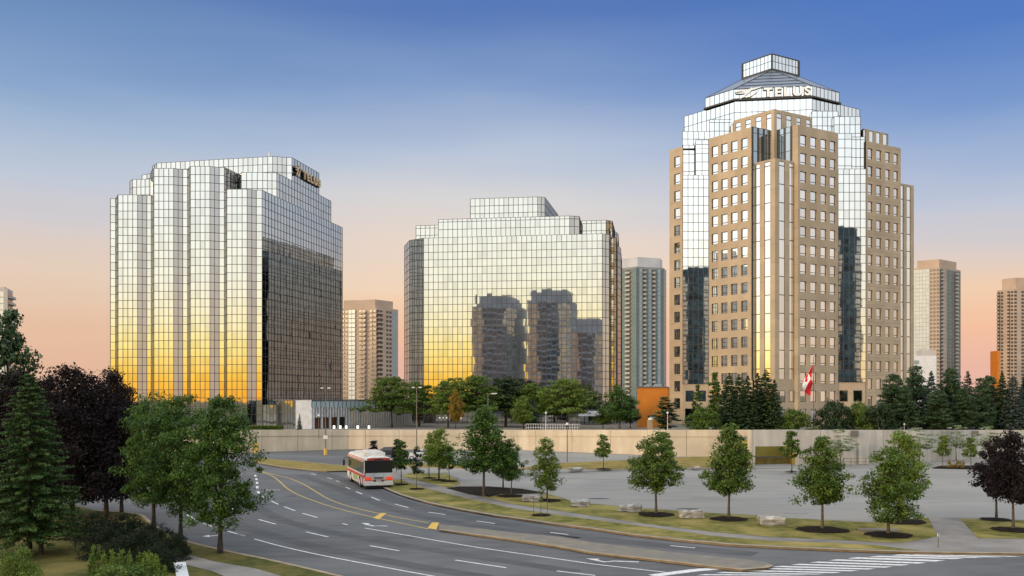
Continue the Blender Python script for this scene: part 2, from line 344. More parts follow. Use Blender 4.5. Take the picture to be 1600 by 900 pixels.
# median
MU = [(686,819),(692,820),(745,825),(800,831.5),(870,838),(925,847),(1050,862.5),(1159,873),(1197,878),(1205,882)]
ML = [(1197,886),(1159,889),(1112,884),(1019,873),(925,862.5),(870,852.5),(776,839),(686,827)]
raised('median', MU+ML, .12, [M['median'], M['kerb']], 'long concrete traffic median')
ribbon('kerb', ML[::-1]+[(1205,882)], .3, .128, M['kerb'], 'worn sandy edge of the median')
# platform behind retaining wall
WL = [(pX(380,135)-60,139),pt(380,135),pt(545,144),pt(810,142),pt(985,130.5),pt(1040,126),pt(1172,124.5)]
WR = [pt(1173,107.5),pt(1318,110),pt(1440,113.6),pt(1529,122.5),pt(1600,124),pt(1800,128)]
ZP = 2.9
b = MB(); pp = [(x, y+.5) for x, y in WL[:-1]] + [(WL[-1][0]-.5, WL[-1][1]+.5),(WR[0][0]-.2, WR[0][1]+8)] + [(WR[0][0]+9, WR[0][1]+8),(WR[0][0]+9, WR[0][1]+.8)] + [(x, y+.6) for x, y in WR[1:]] + [(900,128),(900,1500),(-900,1500),(-900,140)]
b.poly([(x, y, ZP) for x, y in pp]); b.build('plaza', M['plaza'], kind='structure', label='raised plaza level behind the retaining wall')

M['worn'] = noise_mat('tyre_worn_asphalt', (.062,.064,.068), (.088,.09,.094), .8, .8, 8, stretch=(.4,1.5,1))
for nm_, pts_, w_, lab_ in ((0, [(500,738),(545,752),(585,768),(640,788),(720,806),(820,824),(940,842),(1060,855),(1180,866)], 1.5, 'darker tyre-worn band in the lane beside the verge'),
      (0, [(470,742),(520,760),(560,776),(620,797),(700,815),(800,829),(900,842)], 1.1, 'darker tyre-worn band in the inner lane'),
      (0, [(385,770),(400,790),(440,812),(520,832),(620,850),(760,872),(900,893)], 1.0, 'darker tyre-worn band in the near lanes'),
      (0, [(340,800),(380,822),(460,846),(560,868),(660,886),(760,902)], 1.1, 'darker tyre-worn band in the lane nearest the left lawn')):
    ribbon('road_wear', pts_, w_, .004, M['worn'], lab_)
M['seal'] = noise_mat('crack_sealant', (.05,.05,.05), (.08,.08,.08), 2, .7)
for pts_, w_ in (([(1050,747),(1085,748),(1130,747.5)], .12), ([(1150,806.5),(1180,807)], .12), ([(1225,802),(1250,803),(1262,802.5)], .14), ([(1310,766),(1360,765),(1420,766)], .1), ([(880,747),(940,749),(1000,748)], .1),
                 ([(1290,757),(1400,760),(1500,757)], .09), ([(1080,778),(1150,781),(1240,779)], .08), ([(1450,785),(1520,783),(1600,786)], .1), ([(900,762),(960,765),(1010,764)], .09), ([(1200,742),(1260,741.5),(1320,742.5)], .08)):
    ribbon('crack_seal', pts_, w_, .011, M['seal'], 'dark sealed crack in the parking lot')
for x_, y_ in ((1075,795),(935,779),(1420,795)):
    c_ = gp(x_, y_, .011); b = MB(); b.poly([(c_[0]+.9*math.cos(t*.5236)*(1+.2*math.sin(t*2.1)), c_[1]+.5*math.sin(t*.5236), .0105) for t in range(12)]); b.build('oil_stain', M['worn'], kind='structure', label='dark stain on the parking lot')
for x_, y_ in ((455,775),(640,838),(905,858)):
    c_ = gp(x_, y_, .01); b = MB(); b.poly([(c_[0]+.38*math.cos(t*.3927), c_[1]+.38*math.sin(t*.3927), .0075) for t in range(16)]); b.build('manhole_cover', M['seal'], kind='structure', label='round iron manhole cover in the road')
# ---------------------------------------------------------------- markings
def marks(name, mat, lines, width, z, label):
    b = MB()
    for l in lines: ribbon(None, l, width, z, None, b=b)
    return b.build(name, mat, kind='structure', label=label)
marks('lane_line', M['yline'], [[(400,734),(426,741),(451,747),(473,756),(495,769),(514,780),(545,791),(589,801.6),(620,808),(670,817)],
      [(400,734.8),(423,742.5),(436,751.5),(448,762.5),(464,772),(489,782),(526,794),(570,805),(620,816),(670,826.5)]], .15, .008, 'two yellow lines swinging around the bend')
marks('lane_line', M['white'], [[(570,825),(651,839),(745,855),(870,873),(925,881),(1040,894)], [(397.5,842),(432,851.6),(495,866),(589,884),(676,900),(720,908)]], .13, .008, 'long solid white lane lines')
D = [(478,831,513,839),(578,852.5,624,860.6),(711,875,791,887),(404,811.6,431,819),(370,798,379,801.6),(370,834,382,837.5),(409,775,417,779),(424,783,435,788),(444,791.5,461,798),(473,802,496,808.5),(535,818,543,820),
     (486,740,494,742),(511,746,519,748),(525,751,531,753),(540,761,547.5,764),(556.5,768,566,772),(580,776.5,593,782),(617,787.5,638,793),(669,800,696,804),(745,814,773,818),(1047,852.5,1086,856),
     (292,804,306,812),(317,817,333,823),(356,830,382,837),(362,794,378,802),(860,832,888,835),(346,811,352,814),(870,892,930,899)]
marks('lane_line', M['white'], [[(a,b_),(c,d)] for a,b_,c,d in D], .14, .008, 'dashed white lane lines')
marks('lane_line', M['white'], [[(398.5,742),(399.5,744.5)],[(400.3,747.5),(401,750)],[(401.6,753),(401.8,756)],[(401.8,759.5),(402,763)],[(403,767.5),(405,771)]], .22, .008, 'short dotted white line round the bend')
b = MB()
def pq(b, pts, z=.009, m=0): b.poly([gp(x, y, z) for x, y in reversed(pts)], m)
pq(b, [(583,809),(595,801.6),(604,801.6),(592,811.5)]); b.build('road_marking', M['yellow'], kind='structure', label='yellow painted block at the taper')
b = MB(); pq(b, [(668,825),(675,816.3),(686,816.3),(682,827.5)]); b.build('road_marking', M['yellow'], kind='structure', label='yellow painted block at the median nose')
def arrow(pts, head, lab):
    b = MB(); ribbon(None, pts, .2, .010, None, b=b); b.poly([gp(x, y, .011) for x, y in head]); b.build('road_arrow', M['white'], kind='structure', label=lab)
arrow([(419,765.6),(438,765.6)], [(415,765.4),(423,764.2),(423,766.8)], 'white turn arrow on the far lane')
arrow([(571,819),(584,822),(592,821.5),(606,822)], [(564,817.2),(578,817.6),(573,820)], 'curved white turn arrow left of the median')
arrow([(925,874),(945,878),(960,876.5),(998,878)], [(915,872.4),(938,873.2),(930,875.6)], 'curved white turn arrow near the crosswalk')
arrow([(322,838),(345,836)], [(316,838),(327,835.6),(328,839)], 'white arrow seen between the left trees')
# crosswalk
b = MB()
up = [(1190,887),(1214,885),(1315,873),(1402,867),(1500,865.6),(1600,865)]
lo = [(1010,912),(1120,905),(1287,897),(1373,888),(1440,880),(1500,872.5),(1640,868)]
def along(l, x):
    for (a, c), (d, e) in zip(l, l[1:]):
        if a <= x <= d: return c+(e-c)*(x-a)/(d-a)
    return l[-1][1] if x > l[-1][0] else l[0][1]
x = 1000
while x < 1500:
    wdt = 14*(1 if x < 1300 else 1.15); sh = max(40, 170-(x-1000)*.10)
    x2 = x
    a = (x2, along(up, x2) if x2 >= 1190 else 887+(1190-x2)*.115)
    pq(b, [(a[0],a[1]), (a[0]+wdt,a[1]-wdt*.11), (a[0]+sh+wdt, along(lo, a[0]+sh+wdt)), (a[0]+sh, along(lo, a[0]+sh))], z=.010)
    x += wdt*2.1
b.build('crosswalk', M['white'], kind='structure', label='white striped crosswalk at the junction')
b = MB(); ribbon(None, [(1019,899.5),(1085,891),(1142,886.5)], .55, .012, None, b=b); b.build('road_marking', M['white'], kind='structure', label='thick white stop line')
# ---------------------------------------------------------------- curtain walls
class Curtain:
    def __init__(s, seed=1, tilt=.0035): s.p = MB(); s.b = MB(); s.t = []; s.r = random.Random(seed); s.tilt = tilt
    def wall(s, p0, p1, z0, z1, nc=None, pw=1.2, row=1.6, zb=0.0, bw=.10, m=0, off=0.0, hb=.10, ends=True, proud=.045, skipv=0):
        dx, dy = p1[0]-p0[0], p1[1]-p0[1]; Ln = math.hypot(dx, dy)
        if Ln < .05: return
        dx /= Ln; dy /= Ln; nx, ny = dy, -dx
        n = nc or max(1, round(Ln/pw))
        zs = [z0]; k = math.floor((z0-zb)/row)+1
        while zb+k*row < z1-.15:
            if zb+k*row > z0+.15: zs.append(zb+k*row)
            k += 1
        zs.append(z1)
        P = lambda u, o, z: (p0[0]+dx*u+nx*(o+off), p0[1]+dy*u+ny*(o+off), z)
        for i in range(n):
            u0, u1 = Ln*i/n, Ln*(i+1)/n
            for j in range(len(zs)-1):
                a = s.r.gauss(0, s.tilt)*(u1-u0)/2; c = s.r.gauss(0, s.tilt*.8)*(zs[j+1]-zs[j])/2
                s.p.quad(P(u0,-a-c,zs[j]), P(u1,a-c,zs[j]), P(u1,a+c,zs[j+1]), P(u0,-a+c,zs[j+1]), m)
                s.t.append(s.r.random()**2.2*-1+1)
        for i in range(n+1):
            if not ends and i in (0, n): continue
            if skipv and i % skipv and i != n: continue
            u = Ln*i/n
            s._bar(P, u-bw/2, u+bw/2, z0, z1, proud)
        for z in zs[1:]:
            s._bar(P, 0, Ln, z-hb/2, min(z+hb/2, z1+.03), proud-.012)
    def _bar(s, P, u0, u1, z0, z1, o):
        b = s.b; i = -.04
        b.quad(P(u0,o,z0),P(u1,o,z0),P(u1,o,z1),P(u0,o,z1))
        b.quad(P(u0,i,z0),P(u0,o,z0),P(u0,o,z1),P(u0,i,z1)); b.quad(P(u1,o,z0),P(u1,i,z0),P(u1,i,z1),P(u1,o,z1))
        b.quad(P(u0,o,z1),P(u1,o,z1),P(u1,i,z1),P(u0,i,z1)); b.quad(P(u0,i,z0),P(u1,i,z0),P(u1,o,z0),P(u0,o,z0))
    def ring(s, pts, z0, z1, closed=True, **k):
        n = len(pts)
        for i in range(n if closed else n-1): s.wall(pts[i], pts[(i+1) % n], z0, z1, **k)
    def done(s, parent, mats, name='glass_wall', mname='mullion_grid', label=None, mmat=None):
        o = s.p.build(name, mats, parent, label=label)
        at = o.data.attributes.new('tint', 'FLOAT', 'FACE'); at.data.foreach_set('value', s.t)
        q = s.b.build(mname, mmat or M['mull'], parent)
        return o, q

def tmp2(ch, height, depth):
    cu = bpy.data.curves.new('letter', 'FONT'); cu.body = ch; cu.size = height*1.42; cu.extrude = depth*.3; cu.offset = .10*height
    t_ = bpy.data.objects.new('letter', cu); C.objects.link(t_); dg = bpy.context.evaluated_depsgraph_get(); me = bpy.data.meshes.new_from_object(t_.evaluated_get(dg))
    o = bpy.data.objects.new('letter', me); bpy.data.objects.remove(t_); return o
def lettering(parent, text, origin, dirx, height, mat, depth=.18, gap=1.0, edge=None, slant=0):
    """upright letters on a wall: origin = lower left, dirx = 2D direction; each letter is one mesh"""
    dx, dy = dirx; L_ = math.hypot(dx, dy); dx /= L_; dy /= L_
    u = 0
    for ch in text:
        cu = bpy.data.curves.new('letter', 'FONT'); cu.body = ch; cu.size = height*1.42; cu.extrude = depth/2; cu.offset = .06*height
        tmp = bpy.data.objects.new('letter', cu); C.objects.link(tmp)
        dg = bpy.context.evaluated_depsgraph_get(); me = bpy.data.meshes.new_from_object(tmp.evaluated_get(dg))
        bpy.data.objects.remove(tmp)
        if edge:
            o2_ = tmp2(ch, height, depth); me2 = o2_.data; bpy.data.objects.remove(o2_)
            import bmesh as _bm
            q_ = _bm.new(); q_.from_mesh(me); n0 = len(q_.faces); q_.from_mesh(me2); q_.faces.ensure_lookup_table()
            for f_ in q_.faces: f_.material_index = 0
            for f_ in q_.faces[n0:]: f_.material_index = 1
            for v_ in {v_ for f_ in q_.faces[n0:] for v_ in f_.verts}: v_.co.z -= depth*.15
            back_ = [f_.material_index for f_ in q_.faces]; q_.to_mesh(me); q_.free()
        xs = [v.co.x for v in me.vertices]; wd = max(xs)-min(xs); x0 = min(xs)
        for v in me.vertices:
            x, y, z = (v.co.x-x0)*1.1, v.co.y, v.co.z
            v.co = (origin[0]+dx*(u+x)+dy*(z+depth/2+.03), origin[1]+dy*(u+x)-dx*(z+depth/2+.03), origin[2]+y)
        me.materials.clear(); me.materials.append(mat)
        if edge:
            me.materials.append(edge); me.polygons.foreach_set('material_index', back_)
        o = bpy.data.objects.new('letter', me); C.objects.link(o); o.parent = parent
        u += wd*1.1+.16*height*gap
    return u
def swoosh(parent, origin, dirx, w_, h_, mat, depth=.15, edge=None):
    """winged emblem: three tapering strokes"""
    dx, dy = dirx; L_ = math.hypot(dx, dy); dx /= L_; dy /= L_
    b = MB()
    S = [[(0,.62),(.18,.74),(.42,.70),(.72,.86),(1.0,1.0)],[(.02,.50),(.25,.52),(.45,.60)],[(.16,.0),(.34,.34),(.52,.66),(.62,.98)],[(.38,.10),(.60,.30),(.80,.60),(.90,.80)],[(.12,.12),(.35,.2),(.55,.16)]]
    Wd = [(.04,.10,.12,.09,.02),(.03,.08,.05),(.03,.10,.11,.02),(.02,.08,.07,.02),(.02,.06,.02)]
    k = 0
    for s_, ww in zip(S, Wd):
        k += 1
        P = []
        for i, (x, y) in enumerate(s_):
            a = s_[max(i-1,0)]; c = s_[min(i+1,len(s_)-1)]
            tx, ty = (c[0]-a[0])*w_, (c[1]-a[1])*h_; l = math.hypot(tx, ty); nx_, ny_ = -ty/l, tx/l; q = ww[i]*h_*.85
            P.append(((x*w_+nx_*q, y*h_+ny_*q), (x*w_-nx_*q, y*h_-ny_*q)))
        W3 = lambda p, o: (origin[0]+dx*p[0]+dy*o, origin[1]+dy*p[0]-dx*o, origin[2]+p[1])
        o1 = depth+.004*k; o0 = .02
        for i in range(len(P)-1):
            (a, a2), (c, c2) = P[i], P[i+1]
            b.quad(W3(a2,o1),W3(c2,o1),W3(c,o1),W3(a,o1),0)
            b.quad(W3(a,o0),W3(a,o1),W3(c,o1),W3(c,o0),1); b.quad(W3(a2,o1),W3(a2,o0),W3(c2,o0),W3(c2,o1),1)
    return b.build('emblem', [mat, edge or mat], parent)

# ---------------------------------------------------------------- left glass building
def vadd(p, d, t): return (p[0]+d[0]*t, p[1]+d[1]*t)
B1 = empty('office_building', (-60, 185, ZP), 'gold-glowing mirrored glass office block with saw-tooth bays and stepped roof, farthest left', 'building')
def inv(o, loc): o.matrix_parent_inverse = Matrix.Translation((-loc[0], -loc[1], -loc[2]))
V1 = (.2203, .9754); U1 = (-.976, .215)
H1, H2, H3 = 48.4, 53.2, 58.0
def Yk(k): return 170+1.55*k
fr = [(172.5, 178), (180.5, 178), (184.5, Yk(3)), (215, Yk(3)), (229.5, Yk(3)+.75), (236.2, Yk(3)+.75),
      (240.5, Yk(2)), (271.3, Yk(2)), (285.5, Yk(2)+.75), (293, Yk(2)+.75),
      (297.5, Yk(1)), (328, Yk(1)), (342.5, Yk(1)+.75), (350.5, Yk(1)+.75),
      (354.5, Yk(0)), (386.2, Yk(0)), (400.5, Yk(0)+.75), (409.5, Yk(0)+.75)]
NC = [1, 3, 4, 2, 1, 3, 4, 2, 1, 3, 4, 2, 1, 3, 4, 2, 1]
P = [pt(a, y) for a, y in fr]
O1 = P[-1]; O1 = (O1[0], O1[1]); BK = vadd(O1, V1, 38); BL = (P[0][0]+V1[0]*34, P[0][1]+V1[1]*34)
zb = H3 - 40*1.6
c = Curtain(11, .0009)
for i in range(len(P)-1): c.wall(P[i], P[i+1], ZP, H1, nc=NC[i], zb=zb)
c.wall(O1, vadd(O1, V1, 38), ZP, H1, nc=30, zb=zb, m=1)
c.wall(BK, BL, ZP, H1, pw=2.5, zb=zb); c.wall(BL, P[0], ZP, H1, pw=2.5, zb=zb)
rf = MB(); rf.poly([(x, y, H1) for x, y in P+[BK, BL]])
# tier over bays 1 and 2
Q = P[5:14]; Q2 = [vadd(P[13], V1, 10), vadd(P[5], V1, 9)]
for i in range(len(Q)-1): c.wall(Q[i], Q[i+1], H1, H2, nc=NC[5+i], zb=zb)
c.wall(Q[-1], Q2[0], H1, H2, nc=8, zb=zb); c.wall(Q2[1], Q[0], H1, H2, nc=7, zb=zb)
rf.poly([(x, y, H2) for x, y in Q+Q2])
K1 = vadd(O1, V1, 5.9)
T = [pt(203,183.5), pt(207,181.8), pt(240,181.4), pt(372,181.2), pt(377,176.2), pt(410.5,176.2), pt(425,K1[1]), K1, vadd(O1, V1, 31.6)]
TB = vadd(T[0], V1, 22)
ncs = [1, 5, 17, 4, 4, 2, 1, 20]
for i in range(len(T)-1): c.wall(T[i], T[i+1], H1, H2, nc=ncs[i], zb=zb)
c.wall(T[-1], TB, H1, H2, pw=2.5, zb=zb); c.wall(TB, T[0], H1, H2, pw=2.5, zb=zb)
rf.poly([(x, y, H2+.004) for x, y in T+[TB]])
K2 = vadd(O1, V1, 12.4)
PH = [pt(238,190), pt(245,187.2), pt(426,182.0), pt(448,K2[1]), K2, vadd(O1, V1, 25.3)]
PB = vadd(PH[0], V1, 9)
ncs = [2, 24, 3, 1, 10]
for i in range(len(PH)-1): c.wall(PH[i], PH[i+1], H2+.01, H3, nc=ncs[i], zb=zb)
c.wall(PH[-1], PB, H2, H3, pw=2.5, zb=zb); c.wall(PB, PH[0], H2, H3, pw=2.5, zb=zb)
rf.poly([(x, y, H3) for x, y in PH+[PB]])
PL = [pt(222,188.5), pt(229.5,187.8), pt(240,186.4), vadd(pt(240,186.4), V1, 5), vadd(pt(222,188.5), V1, 5)]
c.ring(PL, H2+.01, H2+2.6, pw=1.1, zb=zb); rf.poly([(x, y, H2+2.6) for x, y in PL])
def attach(o, e): o.matrix_parent_inverse = e.matrix_basis.inverted() if e.matrix_basis else Matrix()
def fixparents(root):
    inv_ = Matrix.Translation(-root.location)
    def sh(o):
        for ch in [x for x in C.objects if x.parent is o]: 
            yield ch
    for ch in [x for x in C.objects if x.parent is root]:
        ch.matrix_parent_inverse = inv_
for o_ in c.done(B1, [M['mirror'], M['mirrorw']]): pass
rf.build('roof', M['roof'], B1)
sg = MB(); a = vadd(O1, V1, 13.6); sg.tube([(a[0]+.12, a[1], 54.6), (vadd(O1, V1, 24.5)[0]+.12, vadd(O1, V1, 24.5)[1], 54.6)], .05, 4)
sg = sg.build('sign', M['letterd'], B1)
s0 = vadd(O1, V1, 13.0)
swoosh(sg, (s0[0], s0[1], 54.5), V1, 2.9, 2.4, M['letterg'], .5, M['letterd'])
s0 = vadd(O1, V1, 16.5)
lettering(sg, 'TELUS', (s0[0], s0[1], 54.75), V1, 1.6, M['letterg'], .5, 1.1, M['letterd'])
an = MB(); ax = pt(421, 183.5); an.tube([(ax[0], ax[1], H3-1.5), (ax[0], ax[1], H3+1.1)], .22, 8, cap=True); an.tube([(ax[0], ax[1], H3+1), (ax[0], ax[1], H3+2.4)], .04, 4)
an.build('antenna', M['steelw'], B1); fixparents(B1)

# ---------------------------------------------------------------- middle glass building
B2 = empty('office_building', (0, 200, ZP), 'silver mirrored glass office block reflecting two residential towers, between the other two offices', 'building')
c = Curtain(23, .0011)
G1, G2, G3 = 42.7, 46.6, 50.8; zb = G3-40*1.6
F0 = [(632,200,3),(640,192.7,3),(662,190.1,3),(941,185,36),(952,186.0,2),(955,188.5,2),(963,189.4,2),(965,199,6),(970,203,3),(971.5,222,8)]
P = [pt(a, y) for a, y, n in F0]
for i in range(len(P)-1): c.wall(P[i], P[i+1], ZP, G1, nc=F0[i+1][2], zb=zb, m=1 if i == 0 else 0)
bk = [(P[-1][0]-2, 236), (P[0][0]+4, 240)]
c.wall(P[-1], bk[0], ZP, G1, pw=2.5, zb=zb); c.wall(bk[0], bk[1], ZP, G1, pw=2.5, zb=zb); c.wall(bk[1], P[0], ZP, G1, pw=2.5, zb=zb, m=1)
rf = MB(); rf.poly([(x, y, G1) for x, y in P+bk])
fl = lambda px: pt(px, 190.1+(185-190.1)*((px-662)/(941-662)))   # front plane
V2 = (.134, .991)
T = [vadd(fl(681), V2, 3), fl(685), fl(890), vadd(fl(905), V2, .75), vadd(fl(905), V2, 7)]
tb = vadd(fl(681), V2, 7)
for i, n in enumerate((3, 27, 2, 4)): c.wall(T[i], T[i+1], G1, G2, nc=n, zb=zb)
c.wall(tb, T[0], G1, G2, nc=3, zb=zb); rf.poly([(x, y, G2) for x, y in T+[tb]])
T = [vadd(pt(643,197), V2, 6), vadd(pt(646,196.8), V2, 3), pt(650,196.5), pt(947,190.4), pt(957,191.3), pt(961,203), pt(966,206), pt(967,218)]
tb = (T[0][0]+4, 234); ta = (T[-1][0]-2, 232)
for i, n in enumerate((2, 2, 40, 2, 7, 2, 8)): c.wall(T[i], T[i+1], G1+.01, G2, nc=n, zb=zb)
c.wall(T[-1], ta, G1, G2, pw=2.5, zb=zb); c.wall(ta, tb, G1, G2, pw=2.5, zb=zb); c.wall(tb, T[0], G1, G2, pw=2.5, zb=zb)
rf.poly([(x, y, G2+.004) for x, y in T+[ta, tb]])
pe = pt(872, 205)
T = [vadd(fl(729.5), V2, 4), fl(735), fl(840), vadd(fl(851), V2, .55), pe]
tb = (T[0][0]+3, 212)
for i, n in enumerate((3, 14, 2, 16)): c.wall(T[i], T[i+1], G2+.01, G3, nc=n, zb=zb)
c.wall(pe, tb, G2, G3, pw=2, zb=zb); c.wall(tb, T[0], G2, G3, pw=2, zb=zb); rf.poly([(x, y, G3) for x, y in T+[tb]])
c.done(B2, [M['mirror2'], M['mirrordark']]); rf.build('roof', M['roof'], B2)
can = MB(); can.obox(pt(905, 183.4), pt(942, 182.6), -3, 1.6, 4.7, 5.7); can.build('entrance_canopy', M['steelw'], B2)
for a0, a1 in ((907,913),(914,920),(921,927),(928,934)):
    d = MB(); d.obox(pt(a0, 184.2), pt(a1, 184.0), 0, .3, ZP, 4.65); d.build('door', M['mirrordark'], B2)
fixparents(B2)

# ---------------------------------------------------------------- windowed (punched) walls
class Windows:
    """collects windows; the first `limit` become parts, the rest one stuff part"""
    def __init__(s, parent, limit=100, name='window', fm=None, gm=None, kid='pane'):
        s.p = parent; s.n = 0; s.limit = limit; s.name = name; s.fm = fm or M['frame']; s.gm = gm or M['winglass']; s.kid = kid
        s.bulk = MB(); s.bg = []; s.r = random.Random(5); s.list = []
    def add(s, P, u0, u1, z0, z1, o, transom=True, big=0):
        s.list.append((big, len(s.list), P, u0, u1, z0, z1, o, transom))
    def make(s):
        s.list.sort(key=lambda t: (-t[0], t[1]))
        for k, (big, _, P, u0, u1, z0, z1, o, tr) in enumerate(s.list):
            own = k < s.limit
            f = MB() if own else s.bulk
            t = .09
            def bar(a, b_, c_, d): 
                f.quad(P(a,o+.05,c_),P(b_,o+.05,c_),P(b_,o+.05,d),P(a,o+.05,d), 0)
                f.quad(P(a,o,d),P(a,o,c_),P(a,o+.05,c_),P(a,o+.05,d), 0); f.quad(P(b_,o,c_),P(b_,o,d),P(b_,o+.05,d),P(b_,o+.05,c_), 0)
            bar(u0, u0+t, z0, z1); bar(u1-t, u1, z0, z1); bar(u0+t, u1-t, z1-t, z1); bar(u0+t, u1-t, z0, z0+t)
            if tr:
                zt = z0+(z1-z0)*.22; bar(u0+t, u1-t, zt-.06, zt+.06)
            e = s.r.gauss(0, .005)*(u1-u0)/2; e2 = s.r.gauss(0, .004)*(z1-z0)/2
            q = [P(u0+.02,o+.01-e-e2,z0+.02),P(u1-.02,o+.01+e-e2,z0+.02),P(u1-.02,o+.01+e+e2,z1-.02),P(u0+.02,o+.01-e+e2,z1-.02)]
            if own:
                w_ = f.build(s.name, s.fm, s.p); g = MB(); g.quad(*q); g = g.build(s.kid, s.gm, w_)
                at = g.data.attributes.new('tint', 'FLOAT', 'FACE'); at.data[0].value = s.r.random()
            else: f.quad(*q, 1)
        if s.bulk.v: s.bulk.build(s.name, [s.fm, s.gm], s.p, kind='stuff')
def facade(mb, p0, p1, z0, z1, cols, rows, m=0, depth=.28, top=True):
    """wall along p0->p1 with real openings: cols = [(u0,u1)], rows = [(z0,z1)]; returns placing function"""
    dx, dy = p1[0]-p0[0], p1[1]-p0[1]; Ln = math.hypot(dx, dy); dx /= Ln; dy /= Ln; nx, ny = dy, -dx
    P = lambda u, o, z: (p0[0]+dx*u+nx*o, p0[1]+dy*u+ny*o, z)
    us = [0]+[v for c_ in cols for v in c_]+[Ln]; zs = [z0]+[v for r_ in sorted(rows) for v in r_]+[z1]
    for i in range(len(us)-1):
        if i % 2 == 0: mb.quad(P(us[i],0,z0),P(us[i+1],0,z0),P(us[i+1],0,z1),P(us[i],0,z1), m); continue
        for j in range(len(zs)-1):
            a, b_, c_, d = us[i], us[i+1], zs[j], zs[j+1]
            if j % 2 == 0: mb.quad(P(a,0,c_),P(b_,0,c_),P(b_,0,d),P(a,0,d), m)
            else:
                o = -depth
                mb.quad(P(a,0,c_),P(a,o,c_),P(a,o,d),P(a,0,d), m); mb.quad(P(b_,o,c_),P(b_,0,c_),P(b_,0,d),P(b_,o,d), m)
                mb.quad(P(a,0,c_),P(b_,0,c_),P(b_,o,c_),P(a,o,c_), m); mb.quad(P(a,o,d),P(b_,o,d),P(b_,0,d),P(a,0,d), m)
    return P, Ln

# ---------------------------------------------------------------- stone and glass tower
B3 = empty('office_tower', (58, 200, ZP), 'tall beige and mirrored glass office tower with tapered glass crown and white lettering, tallest building', 'tower')
Ld = (-.645, .764); Rd = (.87, .49)
c = Curtain(37, .0009); wl = MB(); wn = Windows(B3, 100)
ROWS = [(61.4-3.68*k-2.25, 61.4-3.68*k) for k in range(16)]
HW = 63.3; FL = 3.68; zb = 61.4-3.68*30+.7
CT = (58.55, 201.0)
def mirr(p): return (2*CT[0]-p[0], 2*CT[1]-p[1])
QL = (48.65, 179.45); QL2 = vadd(QL, Ld, 10.85); QR = (57.39, 178.06); QR2 = vadd(QR, Rd, 11.7)
def punched(p0, p1, z0, z1, cols, rows, big=0, transom=True):
    P_, Ln = facade(wl, p0, p1, z0, z1, cols, rows)
    for r_ in rows:
        for c_ in cols: wn.add(P_, c_[0], c_[1], r_[0], r_[1], -.28, transom and r_[0] > 11, big+(r_[0]*.001))
Lw = 10.85
punched(QL2, QL, ZP, HW, [(Lw*a, Lw*b_) for a, b_ in ((.07,.215),(.295,.44),(.52,.665),(.75,.89))], ROWS, 5)
Rw = 11.7
punched(QR, QR2, ZP, HW, [(Rw*a, Rw*b_) for a, b_ in ((.055,.215),(.305,.465),(.56,.71),(.79,.94))], ROWS, 6)
# far wings
FR0 = (73.35, 183.8); FR1 = vadd(FR0, Rd, 11.0)
punched(FR0, FR1, ZP, 61.7, [(11*a, 11*b_) for a, b_ in ((.05,.19),(.29,.44),(.55,.69),(.79,.93))], [(a-1.1, b_-1.1) for a, b_ in ROWS[:15]], 1)
FL1 = (36.16, 187.9); FL0 = vadd(FL1, Ld, 3.6)
punched(FL0, FL1, ZP, 61.7, [(3.6*.36, 3.6*.80)], [(a-1.5, b_-1.5) for a, b_ in ROWS[:15]], 2)
rf = MB()
# wings bodies: tops
def cap(pts, z, b=rf): b.poly([(x, y, z) for x, y in pts])
cap([QL2, QL, vadd(QL, Rd, 4.7), vadd(vadd(QL2, Rd, 4.7), (0,1), 4), vadd(QL2, (0,1), 8)], HW)
cap([QR, QR2, vadd(QR2, (0,1), 6), vadd(QR, Ld, 4.55)], HW)
cap([FR0, FR1, vadd(FR1, (0,1), 14), vadd(FR0, (0,1), 14)], 61.7); cap([FL0, FL1, vadd(FL1, (0,1), 10), vadd(FL0, (.3,1), 10)], 61.7)
# notch returns
c.wall(QL, vadd(QL, Rd, 4.7), 12, HW, nc=3, row=FL, zb=zb, m=1, bw=.5)
RR = vadd(QR, Ld, 4.55)
c.wall(RR, vadd(QR, Ld, 1.5), 12, HW, nc=2, row=FL, zb=zb, m=1, bw=.5)
P_, _ = facade(wl, vadd(QR, Ld, 1.5), QR, ZP, HW, [], [])
# crown core with strips
K = (53.5, 181.0); KL = vadd(K, Ld, 9.6); KR = vadd(K, Rd, 10.7)
def strips(p0, p1, z0, z1, fr_, zt, row=FL, m=0, zl=None):
    Ln = math.hypot(p1[0]-p0[0], p1[1]-p0[1])
    cols = [(Ln*a, Ln*b_) for a, b_ in fr_]
    P_, _ = facade(wl, p0, p1, z0, z1, cols, [(zl or z0+.3, zt)], depth=.12)
    for a, b_ in cols:
        q0, q1 = P_(a, -.11, 0), P_(b_, -.11, 0); c.wall(q0[:2], q1[:2], zl or z0+.3, zt, nc=1, row=row, zb=zb, m=m, bw=.1, hb=.16)
strips(KL, K, 55, 67.4, [(.02,.15),(.28,.41),(.54,.67),(.81,.93)], 66.7)
strips(K, KR, 55, 67.4, [(.07,.2),(.33,.46),(.60,.72),(.87,.98)], 66.7)
cap([KL, K, KR, vadd(KR, (0,1), 6), vadd(KL, (0,1), 6)], 67.4)
facade(wl, KR, vadd(KR, (0,1), 6), HW-2, 67.4, [], []); facade(wl, vadd(KL, (0,1), 6), KL, HW-2, 67.4, [], [])
